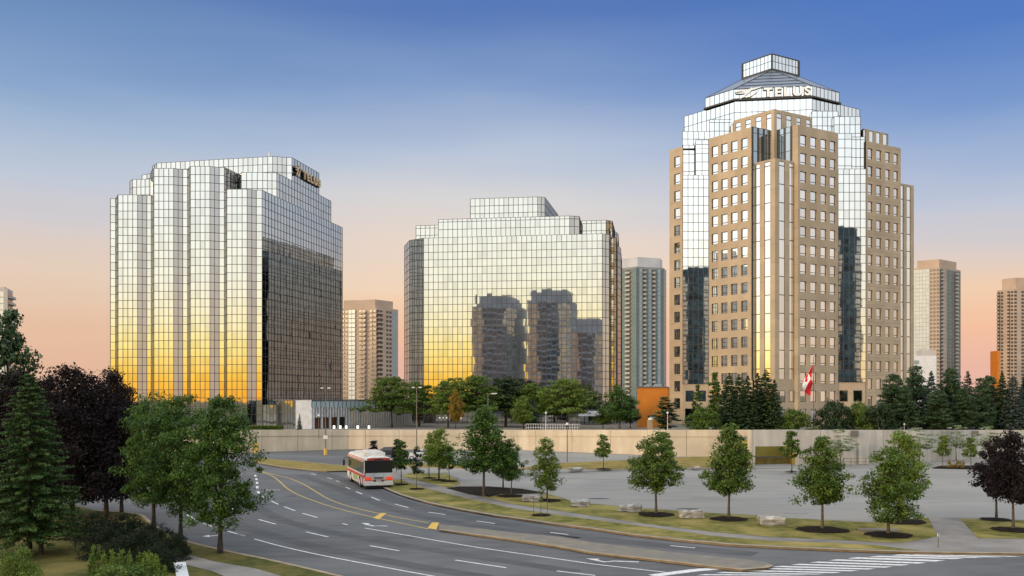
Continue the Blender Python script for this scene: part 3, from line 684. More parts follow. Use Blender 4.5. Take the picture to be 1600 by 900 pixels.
# centre piece
C0 = (52.19, 176.0); CL = vadd(C0, Ld, 4.87); CR = vadd(C0, Rd, 5.4)
strips(CL, C0, ZP, 56, [(.03,.27),(.5,.77)], 55.6, zl=12.2)
strips(C0, CR, ZP, 56, [(.217,.50),(.74,.985)], 55.6, zl=12.2)
cap([CL, C0, CR, vadd(CR, Ld, 4), vadd(CL, Rd, 4)], 56)
P_, _ = facade(MB(), C0, CR, ZP, 12, [], [])
for a, b_ in ((1.2, 2.7), (3.9, 5.25)):
    for r_ in ROWS[14:]: wn.add(P_, a, b_, r_[0], r_[1], .004, False, 4)
P_, _ = facade(MB(), CL, C0, ZP, 12, [], [])
for a, b_ in ((.3, 1.4), (2.4, 3.7)):
    for r_ in ROWS[14:]: wn.add(P_, a, b_, r_[0], r_[1], .004, False, 4)
facade(wl, CR, vadd(CR, Ld, 1), ZP, 56, [], [])
# glass chamfers
GL0, GL1 = (36.16, 187.75), (41.63, 187.75); GM = ((GL0[0]+GL1[0])/2, 187.75)
def glassbox(p0, p1, z0, z1, nc, back=5, row=1.84, m=0, **k):
    sx = back*.22
    c.wall(p0, p1, z0, z1, nc=nc, row=row, zb=zb, m=m, **k)
    q0, q1 = (p0[0]+sx, p0[1]+back), (p1[0]+sx, p1[1]+back)
    c.wall(p1, q1, z0, z1, pw=1.2, row=row, zb=zb, m=m); c.wall(q0, p0, z0, z1, pw=1.2, row=row, zb=zb, m=m); cap([p0, p1, q1, q0], z1)
glassbox(GL0, GL1, 11.4, 55.6, 5)
glassbox(((GL0[0]+GL1[0])/2+.0, 187.9), (GL1[0], 187.9), 55.6, 63.1, 2)
glassbox((GL0[0]+.2, 188.6), (GM[0], 188.6), 55.6, 62.2, 2)
glassbox((GL0[0]+.4, 190.2), (42.4, 190.2), 55.6, 65.6, 5)
glassbox((pX(1108.5, 190.6), 190.6), (pX(1147, 190.6), 190.6), 62, 68.3, 5, back=2)
P_, _ = facade(wl, (GL0[0], 187.9), (GL1[0], 187.9), ZP, 11.4, [], []); Lg = GL1[0]-GL0[0]
for a, b_ in ((.6, 2.3), (3.2, 4.9)): wn.add(P_, a, b_, 7.7, 10.0, .004, False, 3)
ent = MB(); ent.obox((GL0[0]+.5, 187.9), (GL1[0]-.4, 187.9), 0, .12, ZP, 6.2); ent.build('door', M['mirrordark'], B3)
GR0, GR1 = (67.6, 183.85), (73.35, 183.85); GM = ((GR0[0]+GR1[0])/2, 183.85)
glassbox(GR0, GR1, 11.7, 55.9, 5)
glassbox((GR0[0], 184.0), (GM[0], 184.0), 55.9, 63.3, 2)
glassbox((GM[0]+.1, 184.4), (GR1[0], 184.4), 55.9, 62.7, 3)
glassbox((GR0[0], 186.2), (GR1[0]-.2, 186.2), 55.9, 67.5, 5)
glassbox((pX(1268.5,187.0), 187.0), (pX(1309.5,187.0), 187.0), 62, 68.9, 5, back=1.5)
P_, _ = facade(wl, (GR0[0], 184.0), (GR1[0], 184.0), ZP, 11.7, [], [])
for a, b_ in ((.3, 2.0), (3.2, 5.0)): wn.add(P_, a, b_, 7.7, 10.0, .004, False, 3)
# strips above and beside the far right wing
SR0 = vadd(FR0, (0,1), 3.2); SR0 = (pX(1349, 186.8), 186.8); SR1 = vadd(SR0, Rd, 7.8)
strips(SR0, SR1, 60, 65.2, [(.0,.10),(.24,.40),(.52,.68),(.8,.97)], 65.0); cap([SR0, SR1, vadd(SR1, (0,1), 8), vadd(SR0, (0,1), 8)], 65.2)
c.wall(SR1, vadd(SR1, (0,1), 8), 60, 65.2, pw=1.2, row=FL, zb=zb)
ER0 = (FR1[0]-.2, FR1[1]+.4); ER1 = vadd(ER0, Rd, 4.9)
strips(ER0, ER1, ZP, 54.4, [(.10,.30),(.52,.78)], 54.0, zl=12); cap([ER0, ER1, vadd(ER1, (0,1), 10), vadd(ER0, (0,1), 10)], 54.4)
facade(wl, ER1, vadd(ER1, (0,1), 14), ZP, 54.4, [], [])
facade(wl, FR1, vadd(FR1, (0,1), 14), 54, 61.7, [], [])
# plain rear faces
rear = [vadd(FR1, (0,1), 14), (84, 218), (72, 230), (50, 230), (41, 218), FL0]
for a, b_ in zip(rear, rear[1:]): facade(wl, a, b_, ZP, 61.5, [], [])
cap([FL0, FL1, GL1, QL2, vadd(QL2,(0,1),8)] + [FR1] + rear[:-1], 61.3)
# octagonal tiers
A_, B_ = (47.6, 190.0), (63.6, 188.0)
C1, D1 = (38.9, 200.3), (76.6, 195.4)
T1 = [C1, A_, B_, D1, mirr(C1), mirr(A_), mirr(B_), mirr(D1)]
Cc, Dd = (42.8, 195.6), (70.7, 192.1)
out = lambda p, k=1.0: (CT[0]+(p[0]-CT[0])*k, CT[1]+(p[1]-CT[1])*k)
for i in range(8): c.wall(T1[i], T1[(i+1) % 8], 61.5, 72.0, pw=1.25, row=2.45, zb=72.0-2.45*5)
cap(T1, 72.0)
T2 = [out(p, 1.012) for p in (Cc, A_, B_, Dd, mirr(Cc), mirr(A_), mirr(B_), mirr(Dd))]
for i in range(8):
    c.wall(T2[i], T2[(i+1) % 8], 72.35, 74.5, pw=1.15, row=4, zb=0)
t2b = MB(); t2b.prism([out(p, 1.025) for p in T2], 72.0, 72.35); t2b.build('ledge', M['mull'], B3)
sp = MB(); sp.obox(T2[1], T2[2], .05, .12, 72.36, 72.5, 0)
sp = sp.build('sign', M['mull'], B3)
sbd = MB()
dA = (T2[2][0]-T2[1][0], T2[2][1]-T2[1][1])
sbd.obox(T2[1], T2[2], 0, .08, 74.42, 74.56); sbd.build('border', M['mull'], sp)
n_ = math.hypot(*dA); e = (dA[0]/n_, dA[1]/n_)
swoosh(sp, (T2[1][0]+e[0]*.3, T2[1][1]+e[1]*.3, 72.2), dA, 5.6, 2.5, M['letterw'], .42, M['letterd'])
lettering(sp, 'TELUS', (T2[1][0]+e[0]*6.1, T2[1][1]+e[1]*6.1, 72.55), dA, 1.8, M['letterw'], .42, 1.15, M['letterd'])
# pyramid roof and cap
Fc = (57.4, 196.0); Lc = vadd(Fc, Ld, 7.7); Rc = vadd(Fc, Rd, 8.4); Bc = vadd(Lc, Rd, 8.4)
pr = MB(); zr, zt = 74.5, 80.95
t = [(x, y, zr) for x, y in T2]; q = [(x, y, zt) for x, y in (Lc, Fc, Rc, Bc)]
pr.poly([t[0], t[1], q[1], q[0]]); pr.poly([t[1], t[2], q[1]]); pr.poly([t[2], t[3], q[2], q[1]]); pr.poly([t[3], t[4], q[2]])
pr.poly([t[4], t[5], q[3], q[2]]); pr.poly([t[5], t[6], q[3]]); pr.poly([t[6], t[7], q[0], q[3]]); pr.poly([t[7], t[0], q[0]])
pr = pr.build('sloped_roof', M['roofblue'], B3)
gb = MB()
def slopegrid(a0, a1, b1, b0, nh, nv):
    a0, a1, b1, b0 = map(Vector, (a0, a1, b1, b0)); nn = (a1-a0).cross(b0-a0).normalized()*.06
    for i in range(nh+1):
        f_ = i/nh; gb.tube([tuple(a0.lerp(b0, f_)+nn), tuple(a1.lerp(b1, f_)+nn)], .05, 4)
    for j in range(nv+1):
        f_ = j/nv; gb.tube([tuple(a0.lerp(a1, f_)+nn), tuple(b0.lerp(b1, f_)+nn)], .05, 4)
slopegrid(t[1], t[2], q[1], q[1], 6, 1); slopegrid(t[0], t[1], q[1], q[0], 1, 1); slopegrid(t[2], t[3], q[2], q[1], 1, 1)
gb.build('glazing_bar', M['mull'], pr)
cp = [Lc, Fc, Rc, Bc]
for i in range(4): c.wall(cp[i], cp[(i+1) % 4], 81.3, 84.4, pw=1.0, row=1.5, zb=84.4-3)
cb = MB(); cb.prism([out(p, 1.0) if 0 else (58.9+(p[0]-58.9)*1.03, 201+(p[1]-201)*1.03) for p in cp], 80.9, 81.3, bottom=True)
cb.prism([(58.9+(p[0]-58.9)*1.02, 201+(p[1]-201)*1.02) for p in cp], 84.4, 84.6)
for p in cp: 
    cb.box(p[0]-.18, p[1]-.25, 81.3, p[0]+.18, p[1]+.1, 84.4)
cb.build('cap_frame', M['mull'], B3)
c.done(B3, [M['mirror3'], M['mirrordark']]); wl.build('stone_wall', M['beige'], B3); rf.build('roof', M['roof'], B3); wn.make(); fixparents(B3)

# ---------------------------------------------------------------- apartment towers
M['conc'] = noise_mat('pinkish_concrete', (.40,.31,.24), (.47,.365,.285), .1, .85, 4)
M['concg'] = noise_mat('greyish_concrete', (.38,.36,.34), (.45,.43,.40), .1, .85, 4)
M['concd'] = noise_mat('dark_cladding', (.10,.10,.11), (.15,.15,.16), .1, .8, 4)
M['concr'] = noise_mat('grey_cladding', (.40,.43,.47), (.50,.52,.55), .1, .8, 4)
M['greenglass'] = mirror_mat('greenish_glass', (.11,.17,.18), rough=.3, metallic=.2)
M['blueglass'] = mirror_mat('bluish_glass', (.30,.37,.41), rough=.35, metallic=.15)
M['darkwin'] = mirror_mat('dark_window', (.07,.07,.075), rough=.25, metallic=.1)
M['refwin'] = mirror_mat('grey_reflective_window', (.20,.25,.33), rough=.08, lo=.55, metallic=.6)
M['edgewin'] = mirror_mat('silver_edge_window', (.62,.64,.62), rough=.05, lo=.75)  # mirror finish added on the end bays to give edge glints
M['tealwin'] = mirror_mat('teal_reflective_window', (.07,.16,.20), rough=.1, lo=.1, metallic=.4)
M['tealwall'] = noise_mat('teal_grey_cladding', (.05,.085,.10), (.08,.12,.14), .1, .8, 4)
M['slate'] = noise_mat('slate_concrete', (.20,.21,.21), (.27,.27,.265), .1, .85, 4)
def apartment(label, faces, z0, z1, wallm, slabm, fh=3.0, roofh=4, back=None, group=None, maxw=100, crown=None, railm=None):
    """faces: list of (p0, p1, [(f0,f1,kind)]); kinds w window, g glazed, b balcony"""
    allp = [f[0] for f in faces]+[faces[-1][1]]
    cx = sum(p[0] for p in allp)/len(allp); cy = sum(p[1] for p in allp)/len(allp)
    root = empty('apartment_tower', (cx, cy, 0 if z0 < 1 else z0), label, 'apartment tower', group)
    kk_ = 1+22/allp[0][1] if allp[0][1] > 0 else 1; poly = allp+(back or [(allp[-1][0]*kk_-.5, allp[-1][1]*kk_), (allp[0][0]*kk_+.5, allp[0][1]*kk_)])
    wb = MB(); wb.prism(poly, z0, z1); wb.build('wall', wallm, root)
    rb = MB(); k = .82
    rc = (sum(p[0] for p in poly)/len(poly), sum(p[1] for p in poly)/len(poly))
    rb.prism([(rc[0]+(p[0]-rc[0])*k, rc[1]+(p[1]-rc[1])*k) for p in poly], z1, z1+roofh); rb.build('roof_storey', crown or wallm, root)
    nf = int((z1-z0-1)/fh)
    W_ = []; Bl = []
    for (p0, p1, bays) in faces:
        dx, dy = p1[0]-p0[0], p1[1]-p0[1]; Ln = math.hypot(dx, dy); dx /= Ln; dy /= Ln; nx, ny = dy, -dx
        def mk(p0=p0, dx=dx, dy=dy, nx=nx, ny=ny): return lambda u, o, z: (p0[0]+dx*u+nx*o, p0[1]+dy*u+ny*o, z)
        P_ = mk()
        for k in range(nf):
            zz = z1-1.2-(k+1)*fh
            for (a, b_, kd) in bays:
                if kd == 'w': W_.append((k, P_, a*Ln, b_*Ln, zz+.9, zz+2.5, M['darkwin']))
                elif kd == 'edge': W_.append((k, P_, a*Ln, b_*Ln, zz+.5, zz+3.0, M['edgewin']))
                elif kd == 'refl': W_.append((k, P_, a*Ln, b_*Ln, zz+.7, zz+3.0, M['tealwin'] if wallm is M['tealwall'] else M['refwin']))
                elif kd[0] == 'g': W_.append((k, P_, a*Ln, b_*Ln, zz+.35, zz+2.85, M['greenglass'] if kd[1:] != 'b' else M['blueglass']))
                elif kd[0] == 'b':
                    W_.append((k, P_, a*Ln+.1, b_*Ln-.1, zz+.15, zz+2.5, M['darkwin'])); Bl.append((k, P_, a*Ln, b_*Ln, zz))  # flat dark pane, its colour stands in for the recess shade
    W_.sort(key=lambda t: t[0]); Bl.sort(key=lambda t: t[0])
    rr = random.Random(len(W_))
    rest = MB(); rl = [M['darkwin'], M['greenglass'], M['blueglass'], M['refwin'], M['tealwin'], M['edgewin']]
    for i, (k, P_, a, b_, za, zc, mm) in enumerate(W_):
        f = MB() if i < maxw else rest; mi = 0 if i < maxw else rl.index(mm); o = .06
        f.quad(P_(a,o,za),P_(b_,o,za),P_(b_,o,zc),P_(a,o,zc), mi)
        f.quad(P_(a,0,zc),P_(a,0,za),P_(a,o,za),P_(a,o,zc), mi); f.quad(P_(b_,o,za),P_(b_,0,za),P_(b_,0,zc),P_(b_,o,zc), mi); f.quad(P_(a,o,zc),P_(b_,o,zc),P_(b_,0,zc),P_(a,0,zc), mi)
        if i < maxw:
            g = f.build('window', mm, root); at = g.data.attributes.new('tint', 'FLOAT', 'FACE'); v = rr.random(); at.data.foreach_set('value', [v]*4)
    if rest.v:
        g = rest.build('window', rl, root, kind='stuff'); at = g.data.attributes.new('tint', 'FLOAT', 'FACE')
        vals = []
        for i in range(len(rest.f)//4): vals += [rr.random()]*4
        at.data.foreach_set('value', vals)
    rest = MB()
    for i, (k, P_, a, b_, zz) in enumerate(Bl):
        f = MB() if i < maxw else rest
        def bx(u0, u1, o0, o1, c_, d):
            f.quad(P_(u0,o1,c_),P_(u1,o1,c_),P_(u1,o1,d),P_(u0,o1,d)); f.quad(P_(u0,o0,c_),P_(u0,o1,c_),P_(u0,o1,d),P_(u0,o0,d)); f.quad(P_(u1,o1,c_),P_(u1,o0,c_),P_(u1,o0,d),P_(u1,o1,d))
            f.quad(P_(u0,o1,d),P_(u1,o1,d),P_(u1,o0,d),P_(u0,o0,d)); f.quad(P_(u0,o0,c_),P_(u1,o0,c_),P_(u1,o1,c_),P_(u0,o1,c_))
        bx(a, b_, 0, 1.5, zz-.12, zz+.12); bx(a, b_, 1.42, 1.5, zz+.12, zz+1.05)
        if i < maxw: f.build('balcony', slabm, root)
    if rest.v: rest.build('balcony', slabm, root, kind='stuff')
    fixparents(root); return root
def bays(n, pat, g=.15):
    out_ = []
    for i in range(n):
        k = pat[i % len(pat)]
        if k == '-': continue
        kk = {'w': 'w', 'g': 'g', 'G': 'gb', 'b': 'b'}[k]; gg = g if kk in ('w',) else .04
        out_.append(((i+gg)/n, (i+1-gg)/n, kk))
    return out_
Y = 590
apartment('beige apartment slab with dark balconies and blue glazed strip, between the two glass blocks',
  [(pt(528, Y+4), pt(588, Y-6), bays(11, '-wwGG-bb-ww')), (pt(588, Y-4), pt(622, Y+12), bays(7, 'bb-wwGG'))], ZP, pZ(481, Y), M['conc'], M['conc'], roofh=5.5)
Y = 560
apartment('slim green glass apartment tower with stacked balconies behind the middle office',
  [(pt(962, Y+6), pt(994, Y-4), bays(4, 'bgbg')), (pt(994, Y-4), pt(1037, Y+2), bays(9, 'gGbgGbgGg')), (pt(1037, Y+2), pt(1041, Y+14), bays(2, 'gg'))], ZP, pZ(418, Y), M['slate'], M['concg'], roofh=6.5, fh=2.75, crown=M['concr'])
Y = 640
apartment('peach and grey apartment tower with stepped top just right of the tall office',
  [(pt(1426, Y+6), pt(1468, Y-4), bays(8, 'GGGGGwww')), (pt(1468, Y-4), pt(1501, Y+14), bays(6, 'b-ggbg'))], ZP, pZ(418, Y), M['conc'], M['concg'], roofh=6, fh=2.75)
Y = 680
apartment('tall peach apartment tower cut off by the right edge of the view',
  [(pt(1558, Y+8), pt(1584, Y-2), bays(5, 'bw-bw')), (pt(1584, Y-2), pt(1650, Y+2), bays(12, 'w-wbGw-w'))], ZP, pZ(452, Y), M['conc'], M['conc'], roofh=9, fh=2.75)
Y = 420
apartment('grey glazed apartment tower peeking above the pine at the left edge',
  [(pt(-60, Y), pt(12, Y-3), bays(12, 'GG-')), (pt(12, Y-3), pt(20, Y+8), bays(2, 'bb'))], ZP, pZ(452, Y), M['concg'], M['concg'], roofh=1.2)
o = MB(); Y = 420; o.prism([pt(1426, Y), pt(1463, Y-2), pt(1464, Y+20), pt(1427, Y+20)], ZP, pZ(556, Y)); 
wr = empty('apartment_tower', (200, 420, ZP), 'low white glazed apartment block in front of the peach tower', 'apartment block')
o.build('wall', M['steelw'], wr)
for i in range(7):
    for j in range(4):
        g = MB(); z = pZ(556, Y)-2-3.4*i-1.9; g.obox(pt(1428+j*8.6, Y), pt(1435+j*8.6, Y), 0, .12+.01*j+.5, z, z+1.7); g.build('window', M['blueglass'], wr)
g = MB(); g.obox(pt(1440, Y+4), pt(1462, Y+3), -8, 0, pZ(556, Y), pZ(546, Y)); g.build('roof_storey', M['concg'], wr); fixparents(wr)
# orange block beside the right tower
ob = MB(); ob.prism([(pX(1559, 640), 640), (pX(1563, 640), 640), (pX(1563, 640), 650), (pX(1559, 640), 650)], ZP, pZ(548, 640)); ob.build('chimney_stack', M['orange'], label='narrow orange block beside the far right tower', cat='building')
# towers behind the camera seen in the glass
def refl(p, a, b_):
    dx, dy = b_[0]-a[0], b_[1]-a[1]; l = dx*dx+dy*dy; t_ = ((p[0]-a[0])*dx+(p[1]-a[1])*dy)/l
    q_ = (a[0]+dx*t_, a[1]+dy*t_); return (2*q_[0]-p[0], 2*q_[1]-p[1])
fa, fb = pt(662, 190.1), pt(941, 185)
def behind(px0, px1, pytop, Yv, label, mats, plane=(fa, fb), curved=True, nb=6, pat='gbgbgb', fh=3.2):
    a, b_ = refl(pt(px0, Yv), *plane), refl(pt(px1, Yv), *plane)
    zt_ = pZ(pytop, Yv)
    dx, dy = b_[0]-a[0], b_[1]-a[1]; Ln = math.hypot(dx, dy)
    # bow the facade
    pts = []
    n = 5
    for i in range(n):
        f_ = i/(n-1); bow = (math.sin(math.pi*f_)*Ln*.16) if curved else 0
        pts.append((a[0]+dx*f_ - dy/Ln*bow, a[1]+dy*f_ + dx/Ln*bow))
    # facade must face +Y : order from right to left
    if pts[0][0] < pts[-1][0]: pts.reverse()
    pts = [(p[0], p[1]) for p in pts]
    fc = [(pts[i], pts[i+1], [(.02,.31,'edge'),(.35,.64,'edge'),(.69,.98,'edge')] if i in (0, n-2) else [(.02,.32,'refl'),(.35,.65,'refl'),(.68,.98,'refl')]) for i in range(n-1)]
    bk_ = [(pts[-1][0], pts[-1][1]-22), (pts[0][0], pts[0][1]-22)]
    return apartment(label, fc, 0, zt_, mats[0], mats[1], fh=fh, back=bk_, maxw=0, roofh=5.5)
behind(738, 806, 478, 480, 'dark curved apartment tower across the road, reflected at the left in the middle office', (M['concr'], M['concg']))
behind(824, 889, 470, 474, 'dark curved apartment tower across the road, reflected centre right in the middle office', (M['concr'], M['concg']))
behind(893, 940, 517, 430, 'lower dark apartment block across the road, reflected at the right of the middle office', (M['concr'], M['concg']), pat='wb')
pl = ((30, 187.75), (60, 187.75))
behind(1060, 1112, 431, 590, 'dark green apartment tower reflected in the left glass strip of the tall office', (M['tealwall'], M['tealwall']), plane=pl, pat='gw')
pl = ((60, 183.85), (80, 183.85))
behind(1300, 1346, 372, 440, 'dark green apartment tower reflected in the right glass strip of the tall office', (M['tealwall'], M['tealwall']), plane=pl, pat='gw')
# ---------------------------------------------------------------- vegetation
def leaves_obj(name, cen, nrm, size, aspect, tint, mat, parent=None, bend=True):
    """many small leaf faces from numpy arrays"""
    n = len(cen); rng = np.random.default_rng(n)
    nrm = nrm/np.linalg.norm(nrm, axis=1, keepdims=True)
    rv = rng.normal(size=(n, 3)); t = np.cross(nrm, rv); t /= np.linalg.norm(t, axis=1, keepdims=True); u = np.cross(nrm, t)
    a = t*size[:, None]*.5; b = u*size[:, None]*.5*aspect
    k = nrm*size[:, None]*.12
    V = np.stack([cen-a+k, cen-b*1.0-k, cen+a+k, cen+b-k], axis=1).reshape(-1, 3)
    me = bpy.data.meshes.new(name)
    me.vertices.add(4*n); me.vertices.foreach_set('co', V.astype(np.float32).ravel())
    me.loops.add(4*n); me.loops.foreach_set('vertex_index', np.arange(4*n, dtype=np.int32))
    me.polygons.add(n); me.polygons.foreach_set('loop_start', np.arange(0, 4*n, 4, dtype=np.int32)); me.polygons.foreach_set('loop_total', np.full(n, 4, dtype=np.int32))
    me.update(calc_edges=True); me.validate()
    me.materials.append(mat)
    at = me.attributes.new('tint', 'FLOAT', 'FACE'); at.data.foreach_set('value', tint.astype(np.float32))
    return me
def broad(seed, H, W, zb, nleaf=9000, leaf=.15, clumps=150, prof='oval', trunk=.09, lean=0, cs=.30, gap=.0, flat=.6, rag=1.0):
    rng = np.random.default_rng(seed); rd = random.Random(seed)
    hc = H-zb
    ph = rng.uniform(0, 6.28, 6)
    def Rz(f):
        if prof == 'oval': return np.sin(np.pi*np.clip(f, 0, 1)**.72)**.62*(1-.30*f)
        if prof == 'full': return np.sin(np.pi*np.clip(f*.93+.05, 0, 1)**.88)**.42
        if prof == 'pyr': return (np.clip(f*5+.30, 0, 1))*(1-f)**.62*1.02
        if prof == 'vase': return .35+.65*np.sin(np.pi*np.clip(f*.85+.12, 0, 1))
        if prof == 'dome': return np.sqrt(np.clip(1-(f*.98)**2.2, 0, 1))
        if prof == 'col': return np.clip(np.sin(np.pi*np.clip(f, 0, 1)**.6), 0, 1)**.5*.9
    f = rng.uniform(0, 1, clumps*3); keep = rng.uniform(0, 1, clumps*3) < (Rz(f)**1.3+.08); f = f[keep][:clumps]; m = len(f)
    th = rng.uniform(0, 6.28, m)
    lob = 1+rag*(.17*np.sin(2*th+ph[0]+f*5)+.14*np.sin(3*th+ph[1]-f*9)+.13*np.sin(f*19+ph[2]+th)+.12*rng.normal(size=m))
    r = W/2*Rz(f)*lob*(rng.uniform(0, 1, m)**.42)*.93
    cx = r*np.cos(th)+lean*f*hc; cy = r*np.sin(th); cz = zb+f*hc*.97 - .12*r*(1-f)
    per = max(1, nleaf//m); csz = cs*(W/3.4)*(.6+.8*rng.uniform(0, 1, m))
    idx = np.repeat(np.arange(m), per)
    d = rng.normal(size=(len(idx), 3)); d /= np.linalg.norm(d, axis=1, keepdims=True); rad = rng.uniform(0, 1, len(idx))**.45
    off = d*rad[:, None]*csz[idx][:, None]*1.5; off[:, 2] *= flat
    cen = np.stack([cx[idx], cy[idx], cz[idx]], 1)+off
    nr = d*.7+rng.normal(size=d.shape)*.6+np.array([0, 0, .7])
    size = leaf*(.5+1.0*rng.uniform(0, 1, len(idx))**1.3)
    ct = rng.uniform(0, 1, m)
    tint = np.clip(.55*ct[idx]+.45*rng.uniform(0, 1, len(idx)), 0, 1)
    cen[:, 2] = np.maximum(cen[:, 2], .05)
    lim = None
    tb = MB(); top = zb+hc*.62
    P = [(lean*.1*i*0+rd.gauss(0, .02)*i*.4+lean*max(0, (z-zb))*.9, rd.gauss(0, .02)*i*.4, z) for i, z in enumerate(np.linspace(-.05, top, 7))]
    Rr = [trunk*1.35]+[trunk*(1-.75*i/6) for i in range(1, 7)]
    tb.tube(P, Rr, 8)
    for j in rng.choice(m, min(m, 16), replace=False):
        z0_ = zb*.85+(cz[j]-zb*.85)*rd.uniform(.15, .45); z0_ = min(z0_, top*.95)
        s = Vector((lean*max(0, z0_-zb)*.9, 0, z0_)); e = Vector((cx[j], cy[j], cz[j])); mid = s.lerp(e, .5)+Vector((0, 0, .08*W))
        tb.tube([tuple(s), tuple(mid), tuple(e)], [trunk*.38, trunk*.24, trunk*.08], 5)
    return (cen, nr, size, .62, tint), tb
def conifer(seed, H, Rb, zb=.4, levels=26, nb=11, per=46, needle=.17, droop=.35, power=.85, trunk=.13, twin=0, ragged=.22):
    rng = np.random.default_rng(seed); tb = MB()
    ce = []; no = []; sz = []; ti = []
    tb.tube([(0,0,-.05),(0,0,H*.5),(0,0,H*.97)], [trunk, trunk*.6, .015], 7)
    if twin: tb.tube([(twin,0.1,-.05),(twin*.7,.05,H*.4)], [trunk*.9, trunk*.4], 7)
    for l in range(levels):
        f = (l+rng.uniform(-.3,.3))/levels; f = min(max(f, 0), .985); z = zb+(H-zb)*f
        Lb = Rb*(1-f)**power+.06
        n = max(4, int(nb*(1-f*.5)))
        a0 = rng.uniform(0, 6.28)
        for k in range(n):
            th = a0+6.283*k/n+rng.normal()*.15; ln = Lb*(1-ragged+2*ragged*rng.uniform()); 
            dr = droop*(1-f*.9)*rng.uniform(.5, 1.5); jz = rng.normal()*(H/levels)*.75*(1-f*.7)
            m = max(6, int(per*(ln/Rb)+4)); s = rng.uniform(.12, 1, m)**.7
            tw = rng.normal(size=(m, 3))*np.array([.11,.11,.05])*(ln/Rb+.25)*Rb*.42*(1.15-s)[:, None]**.5
            x = np.cos(th)*ln*s; y = np.sin(th)*ln*s; zz = z+ln*(-dr*s+dr*.55*s**2.2)+.10*ln
            ce.append(np.stack([x, y, zz+jz], 1)+tw); 
            nn = rng.normal(size=(m, 3))*.55+np.array([np.cos(th)*.3, np.sin(th)*.3, .9]); no.append(nn)
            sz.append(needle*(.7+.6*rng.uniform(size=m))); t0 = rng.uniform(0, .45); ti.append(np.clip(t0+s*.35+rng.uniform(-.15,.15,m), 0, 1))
            if l % 2 == 0 and k % 2 == 0: tb.tube([(0,0,z),(math.cos(th)*ln*.8, math.sin(th)*ln*.8, z+jz-dr*ln*.4)], [.03,.01], 4)
    cen = np.concatenate(ce); cen[:, 2] = np.maximum(cen[:, 2], .05)
    return (cen, np.concatenate(no), np.concatenate(sz), .42, np.concatenate(ti)), tb
CACHE = {}
def tree_mesh(key, gen, mat, bark):
    k = (key, mat)
    if k not in CACHE:
        if key not in CACHE:
            CACHE[key] = gen()
        (cen, nr, size, asp, tint), tb = CACHE[key]
        me = leaves_obj('crown', cen, nr, size, asp, tint, M[mat])
        o = tb.build('trunk', M[bark]); tm = o.data; bpy.data.objects.remove(o)
        for p_ in tm.polygons: p_.use_smooth = True
        CACHE[k] = (me, tm)
    return CACHE[k]
